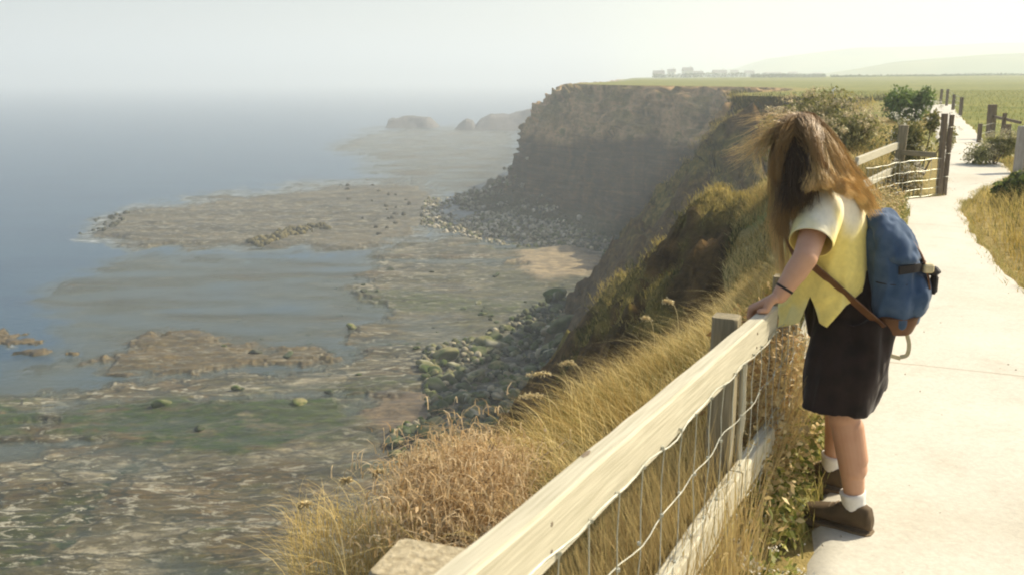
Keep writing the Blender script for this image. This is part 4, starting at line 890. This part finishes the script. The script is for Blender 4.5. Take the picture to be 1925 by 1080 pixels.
M['shirt'] = cloth('tshirt_cotton', (.92,) * 3, (1.05,) * 3, 60, .9, True); M['shorts'] = cloth('shorts_cotton', (.016, .011, .009), (.034, .022, .018), 14)
M['denim'] = cloth('blue_canvas', (.030, .062, .120), (.085, .13, .21), 12); M['leather'] = simple('brown_leather', (.10, .045, .02), (.17, .08, .035), 18, .6, .3, .002)
M['sock'] = cloth('white_cotton', (.72, .68, .62), (.82, .79, .72), 50); M['shoe'] = simple('brown_suede', (.075, .050, .025), (.12, .082, .045), 20, .8, .4, .002); M['sole'] = simple('tan_sole', (.16, .11, .06), (.22, .16, .09), 20, .7, 0, 0)
M['black'] = simple('black_webbing', (.018, .017, .016), (.035, .03, .03), 60, .7, 0, 0); M['cream'] = simple('cream_cord', (.50, .42, .24), (.62, .54, .34), 60, .8, 0, 0)
person = empty('person', PO); tag(person, 'long haired person in yellow t-shirt and dark shorts leaning over the pale fence', 'person')
aL, kL, hL = np.array([1.262, 3.165, .10]), np.array([1.192, 3.165, .47]), np.array([1.245, 3.22, .82])
aR, kR, hR = np.array([1.298, 3.52, .10]), np.array([1.280, 3.48, .47]), np.array([1.30, 3.42, .82])
sL, eL = np.array([1.050, 3.14, 1.225]), np.array([.957, 2.985, 1.075]); wL = rail_pt(-.055, .062, -.048)
sR, eR, wR = np.array([1.12, 3.41, 1.22]), np.array([1.23, 3.62, 1.03]), rail_pt(1.03, .062, -.048)
Hc = np.array([1.0, 3.27, 1.412]); nk = np.array([1.075, 3.27, 1.26])
fd = np.array([-.70, .60, -.38]); fd /= np.linalg.norm(fd); hs_ = np.cross(fd, Up); hs_ /= np.linalg.norm(hs_); hu = np.cross(hs_, fd)      # face direction, head's side, head's up
sh = []
def leg(h_, k_, a_):
    d = (a_ - k_); back = -Fw
    return [cap(h_, k_, .085, .055), cap(k_ - [0, 0, .0], k_ + d * .55 + back * .012, .052, .050), cap(k_ + d * .12 + back * .022, k_ + d * .45 + back * .022, .044, .046), cap(k_ + d * .45 + back * .008, a_ + [0, 0, .02], .048, .033), cap(a_ + [0, 0, .0], a_ + np.array([-.78, .62, 0]) * .05 - [0, 0, .045], .030, .022)]
sh += leg(hL, kL, aL) + leg(hR, kR, aR)
sh += [loft([((1.25, 3.32, .76), .06, .09), ((1.255, 3.32, .82), .12, .165), ((1.24, 3.32, .90), .115, .16), ((1.17, 3.30, 1.0), .09, .13), ((1.13, 3.28, 1.1), .10, .14), ((1.11, 3.27, 1.2), .10, .155), ((1.09, 3.27, 1.26), .07, .12), ((1.08, 3.27, 1.28), .03, .05)])]
sh += [cap(nk, Hc - fd * .03 - hu * .05, .055, .052), cap(sL, eL, .050, .040), cap(eL, eL + (wL - eL) * .4, .040, .038), cap(eL + (wL - eL) * .3, wL, .039, .026), cap(sR, eR, .050, .040), cap(eR, wR, .040, .027)]
# head: skull, jaw, nose, brow, ears, lips
sh += [ell(Hc - fd * .012 + hu * .02, (.090, .070, .085), (fd, hs_, hu)), ell(Hc + fd * .03 - hu * .05, (.062, .055, .062), (fd, hs_, hu)), cap(Hc + fd * .088 + hu * .012, Hc + fd * .110 - hu * .022, .008, .012, 12, 5), ell(Hc + fd * .075 + hu * .03, (.022, .052, .012), (fd, hs_, hu)), ell(Hc + fd * .088 - hu * .052, (.012, .024, .008), (fd, hs_, hu)), ell(Hc + fd * .075 - hu * .088, (.022, .024, .02), (fd, hs_, hu))]
for s_ in (-1, 1): sh += [ell(Hc + hs_ * .078 * s_ - fd * .005, (.018, .010, .03), (fd, hs_, hu)), ell(Hc + fd * .076 + hs_ * .030 * s_ + hu * .010, (.012, .013, .010), (fd, hs_, hu))]
def hand(w_, s0, sgn=1):
    """palm over the rail, four fingers over its far side, thumb on the near side"""
    out = []; K = [rail_pt(s0 + .024 * (k - 1.5), .020 + .004 * (1 - abs(k - 1.4) / 2), .018) for k in range(4)]
    for k, Kk in enumerate(K):
        base = w_ + (Kk - w_) * .25 + FD * .010 * (k - 1.5); out.append(cap(base, Kk, .017, .0125, 12, 5))
        ln = [.9, 1.0, .96, .78][k if sgn > 0 else 3 - k]; p1 = Kk + FN * .026 * ln - Up * .012; p2 = p1 - Up * .030 * ln + FN * .004; p3 = p2 - Up * .022 * ln - FN * .007
        out += [cap(Kk, p1, .0115, .0098, 12, 5), cap(p1, p2, .0098, .0088, 12, 5), cap(p2, p3, .0088, .0075, 12, 5)]
    tb = w_ + (K[0] - w_) * .35 - FD * .018; t1 = rail_pt(s0 - .055, .012, -.012); t2 = rail_pt(s0 - .078, .002 + .008, .006)
    out += [cap(tb, t1, .015, .0115, 12, 5), cap(t1, t2, .0112, .009, 12, 5)]; return out
sh += hand(wL, -.03) + hand(wR, 1.06, -1)
body = fuse('body', sh, .0032, M['skin'], person, PO, 5, .5)
# socks, shoes
for a_, k_ in ((aL, kL), (aR, kR)):
    d = (k_ - a_) / np.linalg.norm(k_ - a_)
    V, F = tube_vf([a_ + [0, 0, -.035], a_ + [0, 0, 0] , a_ + d * .03, a_ + d * .055, a_ + d * .072, a_ + d * .074], [.040, .043, .042, .0435, .047, .043], 24)
    mk('sock', V + np.random.default_rng(3).normal(0, .0004, V.shape) - PO, F, M['sock'], person, True)
def shoe(heel, ang_, nm='shoe'):
    T = np.array([math.cos(ang_), math.sin(ang_), 0]); S = np.array([-T[1], T[0], 0]); g = .036
    secs = [(0, .022, .05), (.012, .034, .085), (.05, .038, .10), (.10, .040, .088), (.15, .045, .066), (.20, .047, .052), (.24, .038, .042), (.262, .020, .030)]
    V = []; n_ = 22
    for s_, w_, h_ in secs:
        for k in range(n_):
            a = 2 * math.pi * k / n_; V.append(heel + T * s_ + S * w_ * math.copysign(abs(math.cos(a)) ** .75, math.cos(a)) + Up * (g + .012 + max(-.012, h_ * .5 * (1 + math.sin(a)) - .004)))
    F = [tuple(f) for f in grid_faces(8, n_, True)] + [tuple(range(n_ - 1, -1, -1)), tuple(range(7 * n_, 8 * n_))]
    up = fuse(nm, [(np.array(V), F)], .004, M['shoe'], person, PO, 4, .5)
    V = []
    for s_, w_, h_ in [(-.004, .02, 0), (.01, .038, 0), (.06, .041, 0), (.12, .040, 0), (.18, .050, 0), (.225, .048, 0), (.262, .032, 0), (.275, .014, 0)]:
        for x, z in ((-w_, 0.004), (w_, 0.004), (w_, .024), (-w_, .024)): V.append(heel + T * s_ + S * x + Up * (z + g - .022))
    F = [tuple(f) for f in grid_faces(8, 4, True)] + [(3, 2, 1, 0), (28, 29, 30, 31)]; so_ = mk('sole', np.array(V) - PO, F, M['sole'], up)
    mb = MB()
    for q_ in range(4): c0 = heel + T * (.115 + .02 * q_) + Up * (g + .088 - .010 * q_); mb.tube([c0 - S * .026, c0 + Up * .006, c0 + S * .026], .0022, 5)
    mb.build('lace', M['sole'], up, loc=PO)
shoe(aL - np.array([-.050, .05, .105]), math.atan2(.62, -.78)); shoe(aR - np.array([-.045, .045, .105]), math.atan2(.62, -.78))
# shorts
def wrinkle(V, nr_, amp, sc, seed, mask=None):
    P_ = V @ np.stack([Fw, Lf, Up], 1); w_ = fbm(P_, sc, 3, seed) - .5; rd = 1 - 2 * np.abs(fbm(P_ + 5, sc, 2, seed + 9) - .5) * 2
    d = amp * (w_ * 1.6 + rd * .35); d = d if mask is None else d * mask(V); return V + nr_ * d[:, None]
def flatcap(a, b2, ra, rb, k=10):
    a, b2 = np.array(a, float), np.array(b2, float); V = []
    rings = [(a + (b2 - a) * i / k, (ra[0] + (rb[0] - ra[0]) * i / k), (ra[1] + (rb[1] - ra[1]) * i / k)) for i in range(k + 1)]; return loft(rings, 32, 2.2)
shsh = [loft([((1.185, 3.30, 1.00), .115, .15), ((1.21, 3.31, .95), .135, .17), ((1.240, 3.32, .88), .146, .185), ((1.245, 3.32, .78), .148, .19), ((1.24, 3.32, .72), .136, .18)], 36),
        flatcap((1.240, 3.235, .82), (1.158, 3.150, .500), (.142, .125), (.116, .110)), flatcap((1.26, 3.41, .82), (1.345, 3.48, .478), (.140, .11), (.100, .092))]
fuse('shorts', shsh, .006, M['shorts'], person, PO, 3, .5, lambda V, n_: wrinkle(V, n_, .040, (12, 12, 2.4), 900, lambda V: sstep(1.0, .75, V[:, 2])))
# t-shirt: an open shell with its hem lower in front and a slit at the side
rg = [((1.055, 3.265, 1.315), .058, .062), ((1.07, 3.262, 1.300), .080, .105), ((1.085, 3.262, 1.275), .105, .155), ((1.10, 3.265, 1.235), .125, .182), ((1.115, 3.27, 1.17), .138, .180), ((1.125, 3.28, 1.09), .140, .172), ((1.135, 3.285, 1.01), .142, .170), ((1.150, 3.29, .93), .150, .178), ((1.165, 3.30, .86), .165, .192), ((1.175, 3.30, .78), .178, .200)]
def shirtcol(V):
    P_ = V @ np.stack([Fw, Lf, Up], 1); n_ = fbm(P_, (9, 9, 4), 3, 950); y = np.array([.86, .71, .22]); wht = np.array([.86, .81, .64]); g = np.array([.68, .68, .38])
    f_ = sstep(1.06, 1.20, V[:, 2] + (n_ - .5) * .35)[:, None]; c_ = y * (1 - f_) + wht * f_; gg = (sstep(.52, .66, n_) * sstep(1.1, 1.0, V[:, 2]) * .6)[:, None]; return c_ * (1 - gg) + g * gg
def sleeve(s_, e_, ln, inner):
    d = (e_ - s_) / np.linalg.norm(e_ - s_); pts = [inner] + [s_ - d * .03 + d * (ln + .05) * i / 10 for i in range(11)]; return tube_vf(pts, [.05, .058, .066, .071, .073, .073, .072, .071, .070, .069, .068, .068], 36)
def hemz(V):
    q_ = V - np.array([1.165, 3.295, 0]); a = np.arctan2(q_ @ Lf, q_ @ Fw); h_ = .855 - .105 * np.cos(a); h_ = h_ + np.maximum(0, .085 - np.abs(a - 1.28) * .42) - .05 * np.maximum(0, 1 - np.abs(a - 1.62) / .28); return h_
rg2 = rg[:-1] + [((1.17, 3.30, .80), .176, .198), ((1.17, 3.30, .70), .18, .205)]
dL, dR = (eL - sL) / np.linalg.norm(eL - sL), (eR - sR) / np.linalg.norm(eR - sR); LNL, LNR = .165, .14
def shirtfn(V, nr_):
    P_ = V @ np.stack([Fw, Lf, Up], 1); Q_ = P_.copy(); Q_[:, 2] += Q_[:, 0] * .9; w1 = fbm(Q_, (10, 8, 3.0), 3, 930) - .5; rd = (1 - np.abs(fbm(Q_, (7, 6, 7.5), 2, 940) - .5) * 6).clip(-1, 1)
    amp = .45 + .9 * sstep(1.15, .95, V[:, 2]); nn_ = nr_.copy(); nn_[:, 2] *= .3
    return V + nn_ * ((w1 * .048 + rd * .007) * amp * sstep(1.33, 1.26, V[:, 2]))[:, None]
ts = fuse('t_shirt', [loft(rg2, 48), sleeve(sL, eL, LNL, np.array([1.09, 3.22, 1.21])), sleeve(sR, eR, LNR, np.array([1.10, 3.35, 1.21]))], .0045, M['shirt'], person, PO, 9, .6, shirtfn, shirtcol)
import bmesh
bm = bmesh.new(); bm.from_mesh(ts.data); bm.faces.ensure_lookup_table(); CV = np.array([f.calc_center_median()[:] for f in bm.faces]) + PO
armL, armR = (CV - sL) @ dL, (CV - sR) @ dR; nearL = np.linalg.norm(CV - (sL + dL * np.clip(armL, 0, .3)[:, None]), axis=1) < .11; nearR = np.linalg.norm(CV - (sR + dR * np.clip(armR, 0, .3)[:, None]), axis=1) < .11
kill = (CV[:, 2] < hemz(CV)) | (nearL & (armL > LNL) & (CV[:, 2] > .98) & ((CV - np.array([1.12, 3.28, 0])) @ Lf > .12)) | (nearR & (armR > LNR) & ((CV - np.array([1.12, 3.28, 0])) @ Lf < -.12))
bmesh.ops.delete(bm, geom=[bm.faces[i] for i in np.nonzero(kill)[0]], context='FACES')
for v_ in bm.verts:
    if v_.is_boundary:
        q_ = np.array(v_.co[:]) + PO; hz_ = hemz(q_[None])[0]
        if abs(q_[2] - hz_) < .02: v_.co.z = hz_ - PO[2]
        else:
            for s_, d_, l_ in ((sL, dL, LNL), (sR, dR, LNR)):
                e_ = (q_ - s_) @ d_ - l_
                if abs(e_) < .02: v_.co -= Vector(d_ * e_)
bm.to_mesh(ts.data); bm.free()
md = ts.modifiers.new('thick', 'SOLIDIFY'); md.thickness = .003; md.offset = 0
# wristband
wd = (eL - wL) / np.linalg.norm(eL - wL); cB = wL + wd * .028; V, F = tube_vf([cB - wd * .005, cB - wd * .004, cB + wd * .004, cB + wd * .005], [.026, .0305, .0305, .026], 28); mk('wristband', V - PO, F, M['black'], person, True)
# hair
def strands(Pts, rad, cols):
    n_, m_, _ = Pts.shape; T = np.gradient(Pts, axis=1); T /= np.linalg.norm(T, axis=2)[..., None] + 1e-9; X = np.cross(T, np.array([.3, .5, .81])); X /= np.linalg.norm(X, axis=2)[..., None] + 1e-9; Y_ = np.cross(T, X)
    rr = rad * np.interp(np.linspace(0, 1, m_), [0, .6, 1], [1, .9, .25])[None, :, None]; V = np.stack([Pts + rr * (math.cos(a) * X + math.sin(a) * Y_) for a in (0, 2.09, 4.19)], 2)
    idx = (np.arange(n_)[:, None, None] * m_ + np.arange(m_ - 1)[None, :, None]) * 3; k = np.arange(3)[None, None]; k2 = (k + 1) % 3
    F = np.stack([idx + k, idx + k2, idx + 3 + k2, idx + 3 + k], -1).reshape(-1, 4); return V.reshape(-1, 3), F, np.repeat(cols.reshape(n_ * m_, 3), 3, 0)
def bez(P0, P1, P2, P3, m_=16):
    t_ = np.linspace(0, 1, m_)[None, :, None]; return P0[:, None] * (1 - t_) ** 3 + 3 * P1[:, None] * t_ * (1 - t_) ** 2 + 3 * P2[:, None] * t_ ** 2 * (1 - t_) + P3[:, None] * t_ ** 3
r = np.random.default_rng(1000); parts = []
def scalp(n_, dirc, spread):
    d = np.array(dirc, float)[None] + r.normal(0, spread, (n_, 3)); d /= np.linalg.norm(d, axis=1)[:, None]; d = d[(d @ fd) < .45]; return d
def W_(u, v, y): return at_y(u, v, y)
def group(n_, dirc, spread, mids, ends, jm, je, ca, cb, rad=.0009, tipc=(.62, .44, .20)):
    d = scalp(n_, dirc, spread); n1_ = len(d); P0 = Hc + hu * .015 + d @ np.stack([fd, hs_, hu], 0) * 0 + d * np.array([.090, .083, .101]); ix = r.integers(0, len(ends), n1_); cl = r.integers(0, 26, n1_); off = r.normal(0, 1, (26, 3))
    P3 = np.array(ends)[ix] + off[cl] * je * .8 + r.normal(0, je * .35, (n1_, 3)); P2 = np.array(mids)[ix % len(mids)] + off[cl] * jm * .7 + r.normal(0, jm * .4, (n1_, 3)); P1 = P0 + d * .035 + (P2 - P0) * .30 + np.array([0, 0, .02])
    Pt = bez(P0, P1, P2, P3, 18); Pt += (np.sin(np.linspace(0, 9, 18)[None, :, None] + off[cl][:, None, :] * 3) * .004) * np.linspace(0, 1, 18)[None, :, None]
    wv_ = r.normal(0, 1, (n1_, 3, 1, 3)); T_ = np.linspace(0, 1, 18)[None, :, None]; Pt = Pt + (wv_[:, 0] * np.sin(T_ * 7 + wv_[:, 1, :, :1] * 3) + wv_[:, 2] * np.sin(T_ * 13)) * .0035 * T_; v_ = Pt - Hc; q_ = np.linalg.norm(v_ / np.array([.089, .082, .099]), axis=2)[..., None]; Pt = np.where(q_ < 1.04, Hc + v_ / q_ * 1.04, Pt)          # stay outside the skull
    f_ = np.linspace(0, 1, 18)[None, :, None]; c0 = np.array(ca)[None, None] * (1 - r.random((n1_, 1, 1)) * .5); c1 = np.array(cb)[None, None]; c_ = c0 * (1 - f_) + c1 * f_ * (.7 + .6 * r.random((n1_, 1, 1))); parts.append(strands(Pt, rad, c_))
DK, MD, GD = (.085, .05, .018), (.36, .22, .08), (.78, .54, .22)  # gold on back and top strands includes painted rim light; tips are fairer
# falling over the back and the near shoulder
group(2600, (.75, -.35, .5), .40, [W_(1572, 305, 3.16), W_(1558, 318, 3.1), W_(1548, 332, 3.2)], [W_(1640, 388, 3.14), W_(1612, 368, 3.06), W_(1590, 355, 3.02), W_(1625, 392, 3.16)], .016, .016, MD, GD, .0009)
group(1700, (.5, -.7, .35), .40, [W_(1545, 330, 3.08), W_(1530, 340, 3.05)], [W_(1530, 352, 3.04), W_(1555, 352, 3.03), W_(1580, 362, 3.04), W_(1515, 358, 3.04)], .016, .014, DK, GD, .0009)
# hanging straight down beside the face
group(1500, (-.45, -.75, .25), .45, [W_(1480, 360, 3.10), W_(1463, 370, 3.13), W_(1500, 370, 3.08)], [W_(1462, 430, 3.12), W_(1478, 440, 3.10), W_(1455, 410, 3.2), W_(1490, 400, 3.08)], .012, .016, DK, MD, .0009)
group(420, (-.8, -.2, .4), .4, [W_(1460, 350, 3.22), W_(1455, 370, 3.2)], [W_(1455, 470, 3.2), W_(1470, 520, 3.14), W_(1447, 440, 3.25), W_(1478, 550, 3.12)], .012, .012, DK, GD, .0009)
group(1600, (.0, -.9, .3), .5, [W_(1510, 340, 3.05), W_(1490, 345, 3.06)], [W_(1500, 375, 3.05), W_(1480, 385, 3.07), W_(1515, 365, 3.05)], .018, .02, DK, DK)
# lifted by the wind towards the sea
group(150, (-.95, -.3, .25), .22, [W_(1440, 268, 3.2), W_(1436, 280, 3.2), W_(1440, 295, 3.15)], [W_(1368, 298, 3.2), W_(1385, 288, 3.15), W_(1400, 300, 3.2), W_(1380, 310, 3.22), W_(1415, 330, 3.15)], .014, .022, MD, GD, .0007)
group(60, (-.7, -.3, .7), .40, [W_(1450, 225, 3.2), W_(1430, 250, 3.2)], [W_(1385, 235, 3.2), W_(1365, 285, 3.2), W_(1400, 240, 3.2)], .02, .025, MD, GD, .0006)
group(1600, (.2, -.3, .95), .45, [W_(1545, 258, 3.2), W_(1462, 265, 3.15), W_(1520, 265, 3.1)], [W_(1580, 325, 3.17), W_(1460, 335, 3.13), W_(1545, 330, 3.07)], .014, .016, MD, MD)
V1, F1, C1 = join(parts)
m, t, b = newmat('hair_strands'); a = N(t, 'ShaderNodeAttribute'); a.attribute_name = 'Col'; t.links.new(a.outputs[0], b.inputs['Base Color']); b.inputs['Roughness'].default_value = .42; b.inputs['Specular IOR Level'].default_value = .5; M['hair'] = m
mk('hair', V1 - PO, F1, M['hair'], person, True, C1)
V, F = ell(Hc - fd * .014 + hu * .022, (.092, .078, .094), (fd, hs_, hu), 4); k = ((V - Hc) @ fd) < .055; V = np.where(k[:, None], V, Hc + (V - Hc) * .8)
mk('hair_cap', V - PO, F, M['hair'], person, True, np.repeat([[.05, .028, .013]], len(V), 0))

# ------------------------------------------------------------------ backpack
BO = np.array([1.325, 3.20, .985]); Bk = -Fw                                # Bk points away from the back
pack = empty('backpack', BO); tag(pack, 'blue canvas backpack with black lid strap and brown base worn by the leaning person', 'backpack')
tl = np.array([.10, -.03, -1.0]); tl /= np.linalg.norm(tl)
def bp(f_, l_, z_): return BO + Bk * f_ * .88 + Lf * l_ * .88 + Up * z_ + Bk * (-z_ * .16)
def secs(rows_, n_=36, sq=2.6):
    V = []
    for z_, f_, rf_, rl_ in rows_:
        for k in range(n_):
            a = 2 * math.pi * k / n_; ca, sa = math.cos(a), math.sin(a); V.append(bp(f_ + rf_ * math.copysign(abs(ca) ** (2 / sq), ca), rl_ * math.copysign(abs(sa) ** (2 / sq), sa), z_))
    m_ = len(rows_); return np.array(V), [tuple(f) for f in grid_faces(m_, n_, True)] + [tuple(range(n_ - 1, -1, -1)), tuple(range((m_ - 1) * n_, m_ * n_))]
bagw = lambda V, n_: wrinkle(V, n_, .024, (16, 16, 5), 980)
fuse('bag', [secs([(-.185, .0, .06, .09), (-.17, .005, .078, .115), (-.10, .012, .094, .135), (.0, .012, .092, .135), (.09, .002, .082, .125), (.15, -.01, .07, .105), (.17, -.015, .045, .08)]), ell(bp(.075, 0, -.07), (.060, .10, .085), (Bk, Lf, Up))], .006, M['denim'], pack, BO, 5, .5, bagw)
fuse('lid', [secs([(.055, .035, .083, .128), (.07, .028, .092, .138), (.13, .010, .082, .130), (.175, -.01, .068, .110), (.205, -.025, .045, .08), (.215, -.03, .02, .045)])], .006, M['denim'], pack, BO, 6, .5, lambda V, n_: wrinkle(V, n_, .022, (18, 18, 9), 985))
fuse('base', [secs([(-.212, .0, .050, .07), (-.205, .0, .068, .098), (-.17, .005, .084, .121), (-.135, .008, .094, .134)])], .006, M['leather'], pack, BO, 4, .5)
def ribbon(pts, wdir, w_, th, mat, name, parent_, sub=6):
    P_ = np.array(pts, float); tq = np.linspace(0, len(P_) - 1, (len(P_) - 1) * sub + 1); x_ = np.arange(len(P_)); P_ = np.stack([pchip(tq, x_.astype(float), P_[:, k]) for k in range(3)], -1); wdir = np.array(wdir, float); wdir /= np.linalg.norm(wdir)
    T = np.gradient(P_, axis=0); T /= np.linalg.norm(T, axis=1)[:, None]; n_ = np.cross(T, wdir); n_ /= np.linalg.norm(n_, axis=1)[:, None]; s_ = np.cross(n_, T)
    V = np.stack([P_ + s_ * w_ / 2 + n_ * th / 2, P_ - s_ * w_ / 2 + n_ * th / 2, P_ - s_ * w_ / 2 - n_ * th / 2, P_ + s_ * w_ / 2 - n_ * th / 2], 1).reshape(-1, 3)
    m_ = len(P_); return mk(name, V - BO, [tuple(f) for f in grid_faces(m_, 4, True)] + [(3, 2, 1, 0), tuple(range(4 * m_ - 4, 4 * m_))], mat, parent_)
ribbon([bp(.045, .140, .03), bp(.105, .09, .035), bp(.132, 0, .03), bp(.105, -.09, .035), bp(.045, -.140, .03)], Up, .028, .006, M['black'], 'lid_strap', pack)
ribbon([bp(.088, .04, .13), bp(.122, .04, .08), bp(.138, .04, .03), bp(.146, .04, -.04)], Lf, .026, .005, M['leather'], 'closing_strap', pack)
mb = MB(); c0 = bp(.143, .04, .03); mb.box(c0 - BO, (.035, .035, .03), None, .005); mb.build('buckle', M['cream'], pack)
mb = MB(); mb.box(bp(.160, .0, .015) - BO, (.04, .06, .03), None, .012); mb.box(bp(.160, .0, -.03) - BO, (.025, .03, .07), None, .01); mb.build('toggle', M['black'], pack)
# shoulder straps: over the shoulders and back under the arms
for s_ in (1, -1):
    top = bp(-.10, .07 * s_, .16); sp = np.array([1.075, 3.265, 1.325]) + Lf * .115 * s_; fr_ = np.array([.985, 3.30, 1.20]) + Lf * .125 * s_
    sd_ = np.array([1.10, 3.28, 1.03]) + Lf * .197 * s_; bt = bp(-.03, .14 * s_, -.17)
    ribbon([top, top + Up * .035 - Bk * .03, sp, fr_, sd_ - [0.06, 0, -.03], sd_, bt], Lf * s_ * .6 + Up * .7, .034, .005, M['leather'], 'shoulder_strap', pack)
ribbon([bp(-.06, .02, .20), bp(-.09, .02, .27), bp(-.15, .02, .33), bp(-.19, .02, .335), bp(-.21, .02, .27)], Lf, .016, .005, M['cream'], 'loose_strap', pack)
ribbon([bp(.05, .06, -.205), bp(.055, .065, -.24), bp(.045, .07, -.275), bp(.02, .075, -.285)], Bk, .014, .004, M['cream'], 'webbing', pack)
ribbon([bp(-.085, .10, -.215), bp(-.07, .10, -.245), bp(-.03, .09, -.275), bp(.02, .075, -.29)], Up, .014, .004, M['cream'], 'webbing', pack)
for z_, e_ in ((.0, .0), (-.12, .0)):
    mb = MB(); mb.tube([bp(.012 + .096 * math.cos(a_), .139 * math.sin(a_), z_ - .02) - BO for a_ in np.linspace(-2.2, 2.2, 30)], .0022, 5); mb.build('seam', M['black'] if z_ == 0 else M['leather'], pack)
mb = MB(); V, F = ell(bp(.075, 0, -.09), (.058, .098, .075), (Bk, Lf, Up)); V = (V - BO); V = V + rng.normal(0, .0006, V.shape); mb.add(V, F); mb.build('pocket', M['denim'], pack, True)

# ------------------------------------------------------------------ sea air
mb = MB(); mb.box((0, 2850, (118 - 32) / 2), (8600, 6900, 118 + 32)); hz = mb.build('haze', None or bpy.data.materials.new('sea_haze')); hz.data.materials[0].use_nodes = True
t = hz.data.materials[0].node_tree; t.nodes.clear(); ou = t.nodes.new('ShaderNodeOutputMaterial'); pv = t.nodes.new('ShaderNodeVolumePrincipled')
pv.inputs['Color'].default_value = (.86, .935, .98, 1); pv.inputs['Density'].default_value = .00112; pv.inputs['Anisotropy'].default_value = .22; t.links.new(pv.outputs[0], ou.inputs['Volume']); tag(hz, kind='stuff')
